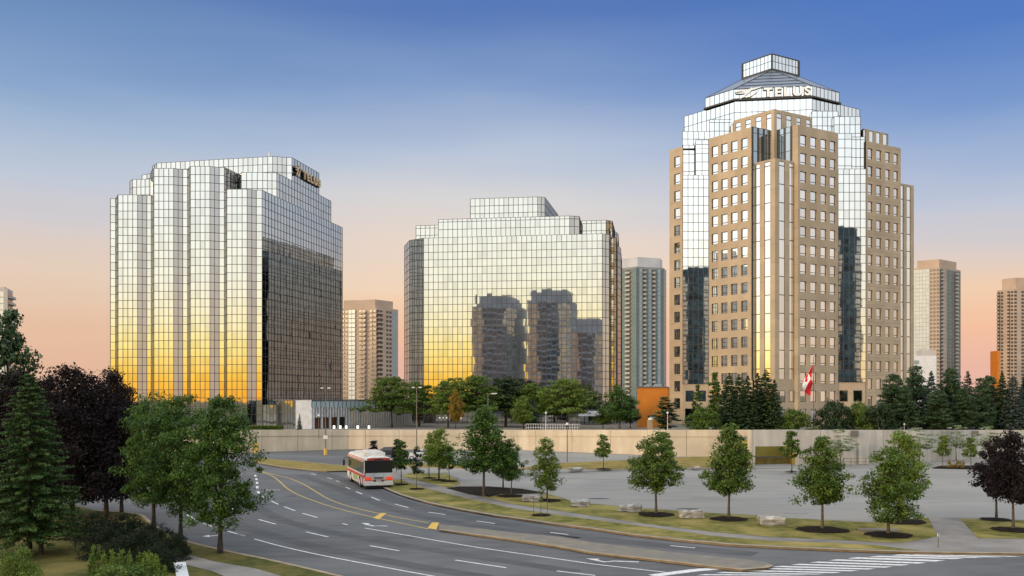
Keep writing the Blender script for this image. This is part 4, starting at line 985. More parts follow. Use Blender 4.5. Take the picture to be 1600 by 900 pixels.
GEN = {
 'mapleA': (6.0, 3.6, lambda: broad(101, 6.0, 3.6, 1.75, 11000, .15, 190, 'pyr')),
 'mapleB': (6.0, 3.6, lambda: broad(102, 6.0, 3.6, 1.7, 10500, .15, 170, 'pyr')),
 'mapleC': (6.0, 3.6, lambda: broad(103, 6.0, 3.5, 1.6, 9500, .15, 150, 'oval', lean=.05)),
 'mapleD': (6.0, 3.6, lambda: broad(104, 6.0, 3.6, 1.0, 8500, .15, 130, 'pyr', lean=.04)),
 'mapleE': (6.0, 3.6, lambda: broad(141, 6.0, 3.6, 1.75, 10500, .15, 170, 'pyr', rag=1.25, cs=.27)),
 'mapleF': (6.0, 3.6, lambda: broad(142, 6.0, 3.5, 1.6, 9500, .14, 150, 'oval', rag=1.5, cs=.26, lean=-.03)),
 'mapleG': (6.0, 3.6, lambda: broad(143, 6.0, 3.7, 1.7, 10500, .15, 170, 'oval', rag=1.35, cs=.27)),
 'small': (3.6, 2.0, lambda: broad(105, 3.6, 2.0, 1.25, 2600, .15, 60, 'pyr', trunk=.045)),
 'smallB': (3.6, 2.0, lambda: broad(106, 3.6, 2.0, 1.35, 2000, .15, 45, 'oval', trunk=.04)),
 'airy': (4.5, 3.2, lambda: broad(107, 4.5, 3.2, 1.6, 2600, .15, 60, 'vase', trunk=.06, flat=.3)),
 'sparse': (3.0, 1.0, lambda: broad(108, 3.0, .9, .9, 420, .14, 18, 'col', trunk=.03)),
 'bigA': (9.0, 4.6, lambda: broad(111, 9.0, 4.6, 1.9, 24000, .15, 280, 'full', trunk=.17, rag=1.1, cs=.26)),
 'bigB': (9.0, 4.6, lambda: broad(112, 9.0, 4.8, 2.0, 24000, .15, 270, 'full', trunk=.16, rag=1.0, cs=.26)),
 'bigC': (9.0, 4.6, lambda: broad(113, 9.0, 4.8, 1.8, 26000, .15, 290, 'full', trunk=.17, lean=-.02, rag=1.2, cs=.26)),
 'purpA': (9.0, 5.4, lambda: broad(114, 9.0, 5.6, 1.5, 26000, .17, 340, 'full', trunk=.2, rag=1.1)),
 'purpB': (9.0, 5.4, lambda: broad(115, 9.0, 5.4, 1.5, 25000, .17, 300, 'dome', trunk=.2)),
 'locA': (9.0, 10, lambda: broad(121, 9.0, 10, 3.2, 9500, .34, 190, 'dome', trunk=.2, flat=.3, cs=.22)),
 'locB': (9.0, 10, lambda: broad(122, 9.0, 10, 3.0, 8500, .34, 150, 'dome', trunk=.2, flat=.28, cs=.24)),
 'locC': (9.0, 7, lambda: broad(123, 9.0, 7, 1.8, 7500, .32, 140, 'oval', trunk=.18, flat=.5)),
 'colu': (8.0, 2.2, lambda: broad(124, 8.0, 2.2, .5, 3800, .28, 90, 'col', trunk=.12)),
 'hedge': (3.0, 6.0, lambda: broad(125, 3.0, 6.0, .3, 5200, .26, 110, 'dome', trunk=.1, cs=.25)),
 'mound': (1.4, 3.0, lambda: broad(126, 1.4, 3.0, .05, 6500, .09, 110, 'dome', trunk=.04, cs=.24)),
 'mound2': (1.4, 3.0, lambda: broad(127, 1.4, 3.0, .05, 5000, .10, 70, 'dome', trunk=.04, cs=.3)),
 'perennial': (.9, 1.0, lambda: broad(128, .9, 1.0, .05, 700, .10, 30, 'vase', trunk=.01, cs=.3, flat=1.6)),
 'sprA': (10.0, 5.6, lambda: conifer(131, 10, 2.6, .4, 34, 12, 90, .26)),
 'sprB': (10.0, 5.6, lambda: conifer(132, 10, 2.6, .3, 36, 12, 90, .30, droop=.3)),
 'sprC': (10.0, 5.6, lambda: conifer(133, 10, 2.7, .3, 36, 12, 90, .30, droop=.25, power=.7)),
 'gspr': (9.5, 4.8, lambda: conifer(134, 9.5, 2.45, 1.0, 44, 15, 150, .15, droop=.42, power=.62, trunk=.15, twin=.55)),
 'pinA': (10.0, 6.0, lambda: broad(135, 10, 6.2, .5, 17000, .26, 260, 'pyr', trunk=.2, cs=.24, flat=.45)),
 'pinB': (10.0, 6.0, lambda: broad(136, 10, 6.2, .6, 17000, .24, 240, 'pyr', trunk=.2, cs=.22, flat=.5)),
}
def plant(name, key, mat, x, y, z, H, W, label, cat='tree', group=None, rot=None, bark='bark', lean=0):
    h0, w0, g = GEN[key]
    cr, tr = tree_mesh(key, g, mat, bark)
    e = empty(name, (x, y, z), label, cat, group, rz=(rot if rot is not None else (x*3.7+y*1.3) % 6.28))
    e.scale = (W/w0, W/w0, H/h0)
    if lean: e.rotation_euler[1] = lean
    for nm, me in (('trunk', tr), ('crown', cr)):
        o = bpy.data.objects.new(nm, me); C.objects.link(o); o.parent = e
    return e
def mulch(x, y, r, z, seed=0):
    r *= .88
    rd = random.Random(int(x*7+y*3)); b = MB(); n = 26
    pts = [(x+r*(1+rd.uniform(-.13,.13))*math.cos(t*6.2832/n), y+r*(1+rd.uniform(-.13,.13))*math.sin(t*6.2832/n)) for t in range(n)]
    b.poly([(p[0], p[1], z) for p in pts])
    b.v.append((x, y, z+.10)); f = len(b.v)-1; b.f = [(i, (i+1) % n, f) for i in range(n)]; b.m = [0]*n
    b.build('mulch_ring', M['mulch'], kind='structure', label='dark mulch ring at the foot of a tree')
def ptree(name, key, mat, px, py, top, wpx, label, cx=None, z=.15, ring=0, group=None, bark='barkl', rot=None, cat='tree', lean=0):
    """tree with its foot at photo pixel (px, py) and top at pixel row `top`"""
    x, y, _ = gp(px, py, z); H = (py-top)/F*y; W = wpx/F*y
    if ring: mulch(x, y, ring, z+.03)
    return plant(name, key, mat, x, y, z, H, W, label, cat, group, rot, bark, lean)
gR = 'maples along the lawn by the parking lot'
ptree('maple_tree','mapleG','leafA',1025,804,670,86,'round green maple on the lawn, leftmost of the four large ones beyond the road',ring=1.45,group=gR,rot=.4)
ptree('maple_tree','mapleB','leafA',1139,811,661,86,'dark green pyramidal maple on the lawn, between the two largest stone blocks',ring=1.4,group=gR,rot=1.3)
ptree('maple_tree','mapleE','leafA',1285,828,678,92,'dark green pyramidal maple on the lawn right of the rightmost stone block',ring=1.7,group=gR,rot=2.6)
ptree('maple_tree','mapleD','leafA',1388,836,688,98,'open leaning maple with low branches in front of the yellow-green tree',ring=1.5,group=gR,rot=.2)
ptree('lime_tree','mapleC','leafL',1409,815,672,84,'bright yellow-green tree at the corner of the lawn beside the concrete path',ring=1.7,rot=1.2)
ptree('purple_maple','mapleG','leafP',1557,812,676,76,'purple-leaved maple right of the concrete path, the left one of two',ring=1.1,group='purple maples right of the path',rot=2)
ptree('purple_maple','mapleB','leafP',1583,828,668,88,'purple-leaved maple at the right edge of the view',ring=1.4,group='purple maples right of the path',rot=4)
ptree('young_tree','small','leafB',943,733,676,34,'young tree beside the pale rock on the dry island below the wall',ring=1.0)
ptree('young_tree','small','leafB',1040,727,672,36,'young tree half hidden behind the leftmost large maple of the row',ring=.8)
ptree('young_tree','small','leafA',1158,733,680,30,'young tree half hidden behind the second large maple of the row')
ptree('young_tree','small','leafA',1237,737,670,38,'dense young tree in front of the open garage bay',ring=.8)
gD = 'dogwoods along the grey wall'
ptree('dogwood_tree','airy','leafW',1313,727,670,50,'pale flowering dogwood right of the garage bay by the railing',group=gD)
ptree('dogwood_tree','airy','leafW',1437,724,668,56,'pale flowering dogwood peeking out behind the yellow-green tree',group=gD)
ptree('dogwood_tree','airy','leafW',1494,719,664,44,'pale flowering dogwood between the two young trees on the planted island',group=gD)
ptree('dogwood_tree','airy','leafW',1546,721,666,46,'pale flowering dogwood half behind the left purple maple',group=gD)
ptree('young_tree','small','leafB',1473,729,678,26,'slim young tree on the left of the planted island at the grey wall')
ptree('young_tree','small','leafB',1517,730,681,28,'slim young tree on the right of the planted island at the grey wall')
b = MB(); b.poly([gp(x, y, .1) for x, y in ((1455,731),(1529,732.5),(1545,729),(1529,727),(1470,727.5))]); b.build('mulch_bed', M['mulch'], kind='structure', label='planted island at the grey wall')
for i, x in enumerate((1484, 1495.5, 1503)):
    p = gp(x, 730.5, .1); plant('grass_clump', 'perennial', 'leafO', p[0], p[1], .1, .85, .75, ['low ochre clump on the planted island, left of three','low ochre clump on the planted island, middle of three','low ochre clump on the planted island, right of three'][i], 'plant', 'ochre clumps on the planted island')
# near the footpath
ptree('maple_tree','mapleD','leafB',855,782,676,54,'leaning green maple behind the staked sapling, left of the stone blocks',ring=1.2,rot=3.1)
ptree('sapling','sparse','leafB',845,805,742,15,'thin staked sapling on the verge between road and footpath',ring=.75)
ptree('maple_tree','mapleB','leafF',756,775,632,92,'tallest dense green tree rising from the big mulch bed',rot=1)
ptree('maple_tree','mapleC','leafF',786,763,690,54,'dark green tree in the middle of the big mulch bed, behind its neighbours',rot=2)
ptree('maple_tree','mapleF','leafF',799,775,683,46,'dense green tree at the right end of the big mulch bed',ring=1.3,rot=5)
ptree('lime_tree','mapleC','leafL',686,750,668,56,'yellow-green tree with thin trunk right of the bus',ring=.9)
ptree('young_tree','small','leafA',702,752,694,30,'small dark tree tucked beside the yellow-green tree right of the bus',ring=.9)
ptree('young_tree','small','leafF',627,757,684,38,'young green tree standing right behind the bus on the verge',ring=.8)
ptree('young_tree','smallB','leafD',651,764,698,26,'small dark round-headed tree between the bus and the yellow-green tree',ring=.8)
ptree('purple_sapling','small','leafP',583,733,686,26,'small purple tree rising behind the roof of the bus')
ptree('purple_sapling','small','leafP',619,738,683,20,'small purple tree behind the young green tree by the bus')
ptree('young_tree','smallB','leafB',671,747,676,28,'thin light green tree between bus and lime tree',ring=.8)
# stakes round the sapling
x, y, _ = gp(845, 805, .15)
st = empty('tree_stakes', (x, y, .15), 'three thin dark stakes guarding the sapling on the verge', 'stakes')
for dx, dy in ((-.48, .1), (.45, .1), (0, -.35)):
    b = MB(); b.tube([(dx, dy, 0), (dx, dy, 1.3)], .022, 5, cap=True); b.build('stake', M['steel'], st)
b = MB(); b.tube([(-.48,.1,.9),(0,-.35,.9),(.45,.1,.9),(-.48,.1,.9)], .012, 4); b.build('tie', M['steel'], st)
# left foreground
ptree('spruce_tree','gspr','leafSd',46,866,582,142,'tall green spruce with two trunks in the left foreground',bark='bark',rot=.3)
ptree('pine_tree','pinB','leafS',14,800,474,138,'tall dark pine reaching highest at the left edge',bark='bark',rot=1)
gP = 'purple maples behind the left lawn'
ptree('purple_maple','purpA','leafP',112,818,572,134,'dark purple maple just right of the foreground spruce',bark='bark',group=gP,rot=1)
ptree('purple_maple','purpB','leafP',166,808,577,100,'dark purple maple next to the green maples, right of the other purple ones',bark='bark',group=gP,rot=3.3)
ptree('purple_maple','purpB','leafP',20,808,580,130,'dark purple maple behind the foreground spruce at the left edge',bark='bark',group=gP,rot=2)
ptree('purple_maple','purpA','leafP',190,800,600,70,'dark purple maple showing between its purple neighbour and the green maples',bark='bark',group=gP,rot=5)
ptree('purple_maple','purpA','leafP',70,800,590,120,'dark purple maple seen between the spruce and its purple neighbour',bark='bark',group=gP,rot=4)
gM = 'green maples on the left lawn'
ptree('maple_tree','bigA','leafF',240,831,611,92,'green maple on the left lawn touching the purple maple',bark='bark',group=gM,rot=.5)
ptree('maple_tree','bigB','leafF',282,849,614,104,'green maple on the left lawn, between its two neighbours of the same kind',bark='bark',group=gM,rot=2.2)
ptree('maple_tree','bigC','leafF',344,864,618,106,'green maple on the left lawn nearest to the road, its lower crown bulging right',bark='bark',group=gM,rot=3.7)
gS = 'dark mounded shrubs in the left garden'
for px, py, top, wd, lab in ((150,842,806,80,'dark mounded shrub behind the light plants, leftmost of the group'),(196,846,808,74,'dark mounded shrub in the middle of the group'),(240,862,822,74,'dark mounded shrub under the leftmost green maple'),
      (272,874,838,50,'dark mounded shrub beside the pale stone slab'),(215,874,832,84,'broad dark shrub right behind the light leafy plants'),(250,893,852,56,'low dark shrub left of the pale stone slab'),(165,868,828,74,'dark mounded shrub behind the light plants, near the spruce')):
    ptree('shrub','mound','leafDk',px,py,top-3,wd*1.1,lab,bark='bark',group=gS,cat='shrub')
ptree('shrub','mound2','leafB',28,914,858,80,'yellow-green leafy bush in the bottom left corner',bark='bark',cat='shrub')
gL = 'light upright plants in the left garden'
labs = ['leftmost light upright plant beside the shaded lawn','pale upright plant, second from the left in the light clump','tall light plant in the middle of the light clump','light plant right of the tallest one in the clump','light upright plant left of the low dark shrub','light green plant closest to the pale stone slab']
for i, (px, py, top, wd) in enumerate(((148,898,852,26),(170,902,860,28),(196,904,858,30),(222,903,862,30),(236,910,866,28),(246,906,866,28))):
    ptree('leafy_plant','perennial','leafL' if i in (1,3,5) else 'leafB',px,py,top,wd,labs[i],bark='bark',group=gL,cat='plant')
ptree('shrub','mound2','leafA',190,922,884,150,'low green ground shrub along the bottom edge left of the stone slab',bark='bark',cat='shrub')
# plaza trees : (name, key, mat, px, Y, top, width px, label)
def zt(name, key, mat, px, Y, top, wpx, label, group=None, cat='tree', rot=None):
    x = pX(px, Y); H = pZ(top, Y)-ZP; W = wpx/F*Y
    return plant(name, key, mat, x, Y, ZP, H, W, label, cat, group, rot)
gT = 'spreading locust trees on the plaza'
for a in (('locA','leafA',612,163,588,88,'spreading locust leftmost of the plaza trees, beside the glass pavilion'),
          ('locB','leafA',655,172,596,76,'spreading locust behind the tall lamp post at the middle office'),
          ('locB','leafB',700,162,590,66,'spreading locust with partly yellow neighbour in front of the golden glass'),
          ('locA','leafA',744,164,586,92,'broad dark locust left of the plaza lamp with an arm'),
          ('locA','leafD',790,170,588,96,'broad dark locust in the centre before the middle office'),
          ('locB','leafA',836,166,598,90,'broad green locust right of the pale blue spruce'),
          ('locA','leafB',886,160,591,96,'light green locust near the right end of the middle office')):
    zt('locust_tree', a[0], a[1], *a[2:6], a[6], gT)
zt('small_tree','locC','leafO',712,156,606,26,'small tree with orange turning leaves on the plaza')
zt('small_tree','locC','leafB',818,152,618,44,'grey-green round tree left of the pale blue spruce')
zt('blue_spruce','sprC','leafBl',834,153,624,26,'small pale blue spruce among the locusts')
zt('small_tree','locC','leafA',942,158,634,32,'small bushy tree at the right corner of the middle office')
zt('maple_tree','locC','leafF',968,156,600,58,'dark green tree left of the orange block')
zt('small_tree','locC','leafD',985,160,622,34,'dark small tree against the orange block')
zt('small_tree','colu','leafS',1041,150,618,40,'dark conical tree in front of the orange block and the tower foot')
zt('columnar_tree','colu','leafA',1089,152,598,20,'slim columnar tree before the left foot of the beige tower')
zt('columnar_tree','colu','leafA',1118,154,578,26,'slim columnar tree just left of the spruce group')
zt('shrub','hedge','leafA',1098,148,637,54,'light green shrub under the slim columnar trees', cat='shrub')
gC = 'spruces in front of the beige tower'
for px, Y, top, wd, lab in ((1139,150,582,38,'spruce leftmost of the group before the beige tower'),(1155,154,584,40,'spruce second from left before the beige tower'),(1168,149,586,42,'full spruce in the middle of the group before the beige tower'),
      (1184,153,582,44,'spruce right of the middle of the group before the beige tower'),(1197,150,577,44,'tallest spruce of the group before the beige tower'),(1210,149,592,34,'spruce at the right end of the group before the beige tower')):
    zt('spruce_tree','sprC' if px % 2 else 'sprB','leafS',px,Y,top,wd*1.15,lab,gC)
gH = 'rounded hedge trees by the flagpole'
for px, Y, top, wd, lab, mt in ((1240,148,641,60,'light rounded hedge tree left of the flagpole','leafA'),(1302,146,627,56,'dark rounded hedge tree just right of the flagpole','leafD'),(1340,147,630,56,'dark rounded hedge tree, second right of the flagpole','leafA'),(1376,146,632,54,'dark rounded hedge tree next to the evergreens','leafD')):
    zt('hedge_tree','hedge',mt,px,Y,top,wd,lab,gH)
gE = 'evergreens right of the beige tower'
ev = (('pinA','leafS',1395,150,580,62,'dark pine overlapping the right foot of the beige tower'),('pinB','leafS',1432,154,568,62,'tall dark pine with pointed top below the low white block'),
      ('sprB','leafBl',1455,150,579,46,'bluish spruce below the peach tower'),('pinA','leafS',1486,153,571,60,'dark pine below the right edge of the peach tower'),
      ('sprA','leafS',1512,158,578,46,'pointed spruce in the open gap between the far towers'),('pinB','leafS',1532,150,588,54,'broad dark pine in the open gap between the far towers'),
      ('pinA','leafS',1546,155,583,48,'dark pine left of the narrow orange block'),('sprB','leafS',1566,151,581,44,'dark spruce before the narrow orange block'),
      ('sprC','leafBl',1583,150,587,50,'bluish spruce near the right edge of the plaza'),('sprB','leafBl',1603,152,580,46,'bluish spruce cut by the right edge'),('pinB','leafS',1415,148,600,54,'low dark pine in front of its taller neighbours'),
      ('pinA','leafS',1465,147,606,56,'low spreading dark pine in front of the bluish spruce'),('pinB','leafS',1505,148,604,58,'low dark pine in the middle of the evergreen belt'),('pinA','leafS',1636,152,590,56,'dark pine just beyond the right edge'))
for k, m_, px, Y, top, wd, lab in ev:
    zt('evergreen_tree', k, m_, px, Y, top, wd, lab, gE)
# planters hedge at left office
hb = MB(); 
def hedgebox(px0, px1, Y, z0, z1, d, label):
    rng = np.random.default_rng(int(px0)); n = 3500
    x0, x1 = pX(px0, Y), pX(px1, Y)
    cen = np.stack([rng.uniform(x0, x1, n), Y+rng.uniform(0, d, n), z0+(z1-z0)*rng.uniform(0, 1, n)**.6], 1)
    me = leaves_obj('crown', cen, rng.normal(size=(n, 3))+np.array([0,-.3,.6]), .2*(.6+.8*rng.uniform(size=n)), .6, rng.uniform(size=n), M['leafA'])
    o = bpy.data.objects.new('clipped_hedge', me); C.objects.link(o); tag(o, label, 'hedge')
hedgebox(384, 440, 139.5, ZP, 3.95, 1.2, 'clipped low hedge on the wall in front of the left office')
# ---------------------------------------------------------------- retaining walls
def wallrun(name, pts, tops, z0, mat, label, joint=6.0, t=.5, band=.95):
    root = empty(name, (pts[0][0], pts[0][1], 0), label, 'wall')
    b = MB(); cpb = MB(); jb = MB()
    for (p0, p1), (t0, t1) in zip(zip(pts, pts[1:]), zip(tops, tops[1:])):
        dx, dy = p1[0]-p0[0], p1[1]-p0[1]; Ln = math.hypot(dx, dy); dx /= Ln; dy /= Ln; nx, ny = dy, -dx
        P_ = lambda u, o, z: (p0[0]+dx*u+nx*o, p0[1]+dy*u+ny*o, z)
        def slab(bb, o0, o1, za0, za1, zb0, zb1):
            bb.quad(P_(0,o1,za0),P_(Ln,o1,za1),P_(Ln,o1,zb1),P_(0,o1,zb0)); bb.quad(P_(0,o1,zb0),P_(Ln,o1,zb1),P_(Ln,o0,zb1),P_(0,o0,zb0))
            bb.quad(P_(0,o0,za0),P_(0,o1,za0),P_(0,o1,zb0),P_(0,o0,zb0)); bb.quad(P_(Ln,o1,za1),P_(Ln,o0,za1),P_(Ln,o0,zb1),P_(Ln,o1,zb1)); bb.quad(P_(0,o0,za0),P_(Ln,o0,za1),P_(Ln,o1,za1),P_(0,o1,za0))
            bb.quad(P_(Ln,o0,za1),P_(0,o0,za0),P_(0,o0,zb0),P_(Ln,o0,zb1))
        slab(b, -t, 0, z0, z0, t0-.02, t1-.02)
        if band: slab(cpb, -t-.04, .09, t0-band, t1-band, t0, t1)
        n = max(1, round(Ln/joint))
        for i in range(n):
            u = Ln*(i+.5)/n; zt_ = t0+(t1-t0)*(i+.5)/n
            jb.quad(P_(u-.025,.004,z0),P_(u+.025,.004,z0),P_(u+.025,.004,zt_-band-.02),P_(u-.025,.004,zt_-band-.02))
            if band: jb.quad(P_(u-.025,.094,zt_-band+.01),P_(u+.025,.094,zt_-band+.01),P_(u+.025,.094,zt_-.01),P_(u-.025,.094,zt_-.01))
    b.build('wall_panel', mat, root)
    if band: cpb.build('parapet', mat, root)
    jb.build('joint', M['earth'], root); fixparents(root); return root
top_ = lambda Y: pZ(671.7, Y)
wallrun('retaining_wall', WL, [top_(p[1]) for p in WL], 0, M['wall'], 'long cream concrete retaining wall holding up the plaza, running behind the bus')
WJ = [WL[-1], (WR[0][0]-.35, WR[0][1]+.2)]
wallrun('retaining_wall', WJ, [top_(WL[-1][1]), top_(107.7)], 0, M['wall'], 'short return of the concrete wall left of the garage opening', band=0)
# grey wall with garage bay
g0 = WR[0]; g1 = pt(1180, 107.55); g2 = pt(1246, 108.6)
wallrun('retaining_wall', [g0, g1], [top_(107.5)]*2, 0, M['wallgrey'], 'pale concrete pier at the left of the garage opening', band=0)
root = empty('garage_bay', (g1[0], g1[1], 0), 'open olive-walled garage bay under a concrete lintel', 'garage')
b = MB(); b.obox(g1, g2, -.5, 0, pZ(697.5, 107.6), top_(107.8)); b.build('lintel', M['wallgrey'], root)
b = MB(); dpt = 6.0
M['olive'] = noise_mat('olive_painted_wall', (.30,.24,.05), (.36,.29,.07), .8, .8)
q0, q1 = (g1[0], g1[1]+dpt), (g2[0], g2[1]+dpt)
b.obox(q0, q1, 0, .1, 0, 2.9); b.build('rear_wall', M['olive'], root)
b = MB(); b.quad((g1[0],g1[1],0),(g1[0],g1[1]+dpt,0),(g1[0],g1[1]+dpt,2.88),(g1[0],g1[1],2.88)); b.build('side_wall', M['olive'], root); b = MB(); b.quad((g2[0],g2[1]+dpt,0),(g2[0],g2[1],0),(g2[0],g2[1],2.88),(g2[0],g2[1]+dpt,2.88)); b.build('side_wall', M['olive'], root)
b = MB(); b.obox((q0[0], q0[1]-3), (q1[0], q1[1]-3), 0, .3, 0, .75); b.build('barrier', M['drygrass'], root)
b = MB(); b.obox((q0[0], q0[1]-3.4), (q1[0], q1[1]-3.4), 0, .08, .78, .98); b.build('rail', M['steel'], root)
fixparents(root)
wallrun('retaining_wall', [g2]+WR[1:], [top_(p[1]) for p in [g2]+WR[1:]], 0, M['wallgrey'], 'grey-beige concrete wall right of the garage opening', joint=4.5, band=0)
def onwall(px0, px1, py0, py1, Y, name, mat, label, cat, o=.03):
    b = MB(); b.obox(pt(px0, Y), pt(px1, Y+.25), 0, o+.06, pZ(py1, Y), pZ(py0, Y)); return b.build(name, mat, label=label, cat=cat)
M['vent'] = noise_mat('vent_grille', (.13,.12,.11), (.2,.18,.16), 4, .7, stretch=(1,1,8))
onwall(1329, 1341, 673, 682.5, 110.0, 'wall_vent', M['vent'], 'square dark vent high in the grey wall above the steel door panel', 'vent')
onwall(1519, 1528.5, 673.5, 681.5, 121.2, 'wall_vent', M['vent'], 'square dark vent high in the grey wall above the planted island', 'vent')
onwall(1341.5, 1357, 692, 725, 110.2, 'steel_door', M['wallgrey'], 'flush grey service door in the wall', 'door')
# railing at the foot of the grey wall
def railing(name, p0, p1, z0, h, n, mat, label, r=.03):
    root = empty(name, (p0[0], p0[1], z0), label, 'railing')
    b = MB()
    for hh in (h, h*.5): b.tube([(p0[0], p0[1], z0+hh), (p1[0], p1[1], z0+hh)], r, 5)
    b.build('rail', mat, root)
    for i in range(n+1):
        f_ = i/n; x, y = p0[0]+(p1[0]-p0[0])*f_, p0[1]+(p1[1]-p0[1])*f_
        b = MB(); b.tube([(x, y, z0), (x, y, z0+h)], r*1.15, 5, cap=True); b.build('post', mat, root)
    fixparents(root)
railing('railing', pt(1318, 108.6), pt(1364, 109.2), 0, .85, 4, M['steel'], 'dark low railing at the foot of the grey wall')
railing('railing', pt(822, 146), pt(906, 144), ZP, 1.15, 22, M['steelw'], 'white railing on the plaza edge under the locust trees')
railing('railing', pt(906, 144), pt(992, 141), ZP, 1.0, 18, M['steel'], 'dark railing on the plaza edge near the canopy')
# ---------------------------------------------------------------- glass pavilion
Yp = 156
PV = empty('glass_pavilion', (pX(520, Yp), Yp, ZP), 'low white pavilion with vertical fins and pale blue fascia before the left office', 'building')
zz = lambda py, Y: pZ(py, Y)
A0, A1 = pt(462, Yp), pt(487, Yp+.3); E1 = pt(648, Yp+24)
b = MB(); b.prism([A0, A1, (A1[0], A1[1]+5), (A0[0], A0[1]+5)], ZP, 7.95); b.build('white_block', M['steelw'], PV)
c = Curtain(51, .003)
Ga, Gb, Gc = pt(432, Yp+4), pt(440, Yp+.8), pt(462, Yp+.1)
c.wall(Ga, Gb, ZP, 7.7, nc=2, row=3, zb=ZP, m=1); c.wall(Gb, Gc, ZP, 7.9, nc=5, row=3, zb=ZP, m=1)
c.wall(pt(411, Yp+5), Ga, ZP, 7.1, nc=4, row=3, zb=ZP, m=1)
M['fascia'] = mirror_mat('pale_blue_fascia', (.40,.50,.54), rough=.35, metallic=.1)
c.done(PV, [M['mirror'], M['mirrordark'], M['fascia']])
c = Curtain(52, .002); c.wall(A1, E1, 6.7, 7.85, nc=26, row=4, zb=0); c.done(PV, [M['fascia']], 'fascia', 'fascia_trim')
b = MB(); dx = (E1[0]-A1[0], E1[1]-A1[1]); dl = math.hypot(*dx); dn = (dx[0]/dl, dx[1]/dl); nn = (dn[1], -dn[0])
b.prism([A1, E1, (E1[0]-1, E1[1]+8), (A1[0]-10, A1[1]+12), (Ga[0], Ga[1]+6)], 7.9, 8.1); b.build('roof', M['concd'], PV)
inn = lambda u, o: (A1[0]+dn[0]*u+nn[0]*o, A1[1]+dn[1]*u+nn[1]*o)
b = MB(); b.obox(inn(0, -3.2), inn(dl, -3.2), -.1, 0, ZP, 6.7); b.build('inner_wall', M['concd'], PV)
M['wood'] = noise_mat('brown_cladding', (.10,.035,.02), (.13,.05,.03), 2, .6)
b = MB(); b.obox(inn(.5, -.9), inn(6.6, -.9), 0, .15, ZP, 4.9); b.build('timber_screen', M['wood'], PV)
M['lit'] = flat_mat('lit_interior', (.6,.45,.2), .6, emit=((1,.62,.2), .35))
b = MB(); b.obox(inn(12.2, -2.8), inn(14.6, -2.8), 0, .1, ZP+.6, 6.4); b.obox(inn(16, -2.8), inn(18, -2.8), 0, .1, ZP+.6, 6.4); b.build('lit_lobby', M['lit'], PV)
n = 40
for i in range(n):
    u = .4+(dl-1)*(i/n)**1.0; b = MB(); low = ZP if (i % 3 == 0 or i > 12) else 4.9
    a, e_ = inn(u, .03), inn(u+.2, .03); b.obox(a, e_, -.35, .05, low, 6.7); b.build('fin', M['steelw'], PV)
fixparents(PV)
gL2 = 'lit bollards before the glass pavilion'
M['lamp'] = flat_mat('lit_lantern', (.9,.9,.85), .5, emit=((1,.95,.85), 1.1))
for i, px in enumerate((522, 531.7, 541, 559, 576.5)):
    x, y = pt(px, 150); e_ = empty('light_bollard', (x, y, ZP), ['short lit white bollard, leftmost before the pavilion','short lit white bollard, second from the left before the pavilion','short lit white bollard in the middle of five before the pavilion','short lit white bollard, fourth from the left before the pavilion','short lit white bollard, rightmost before the pavilion'][i], 'bollard light', gL2)
    b = MB(); b.box(-.13,-.13,0,.13,.13,.25); b.build('base', M['steel'], e_)
    b = MB(); b.box(-.16,-.16,.25,.16,.16,.78); b.build('lantern', M['lamp'], e_)
    b = MB(); b.box(-.17,-.17,.78,.17,.17,.82); b.build('lid', M['steel'], e_)
zt('young_tree','sprA','leafD',468,151,646,10,'thin young conifer against the white wall of the pavilion')
# orange block
OB = empty('plaza_building', (pX(1019, 165), 165, ZP), 'plain orange rendered block left of the beige tower', 'building')
b = MB(); b.prism([pt(995.7, 164), pt(1043.7, 164), pt(1046, 176), pt(998, 176)], ZP, pZ(605.5, 164)); b.build('wall', M['orange'], OB)
b = MB(); b.prism([pt(995.2, 163.8), pt(1044, 163.8), pt(1046, 176.3), pt(997, 176.3)], pZ(605.5, 164), pZ(604, 164)); b.build('roof_edge', M['concd'], OB)
for x0, x1 in ((1010,1016),(1022,1034)):
    b = MB(); b.prism([pt(x0, 168), pt(x1, 168), pt(x1, 172), pt(x0, 172)], pZ(604, 164), pZ(602.3, 164)+.35); b.build('roof_plant', M['blueglass'], OB)
fixparents(OB)
CB = empty('kiosk', (pX(1016, 152), 152, ZP), 'small cream plinth with a white dome in front of the orange block', 'kiosk')
b = MB(); b.prism([pt(1011.5, 152), pt(1020, 152), pt(1020, 154), pt(1011.5, 154)], ZP, pZ(656, 152)); b.build('plinth', M['beige'], CB)
b = MB(); x, y = pt(1018, 153)
for i in range(5):
    pass
for i in range(6):
    a0, a1 = math.pi/2*i/6, math.pi/2*(i+1)/6
    b.tube([(x, y, pZ(656,152)+.75*math.sin(a0)), (x, y, pZ(656,152)+.75*math.sin(a1))], [.6*math.cos(a0), .6*math.cos(a1)+.001], 14)
b.build('dome', M['steelw'], CB, smooth=True); fixparents(CB)
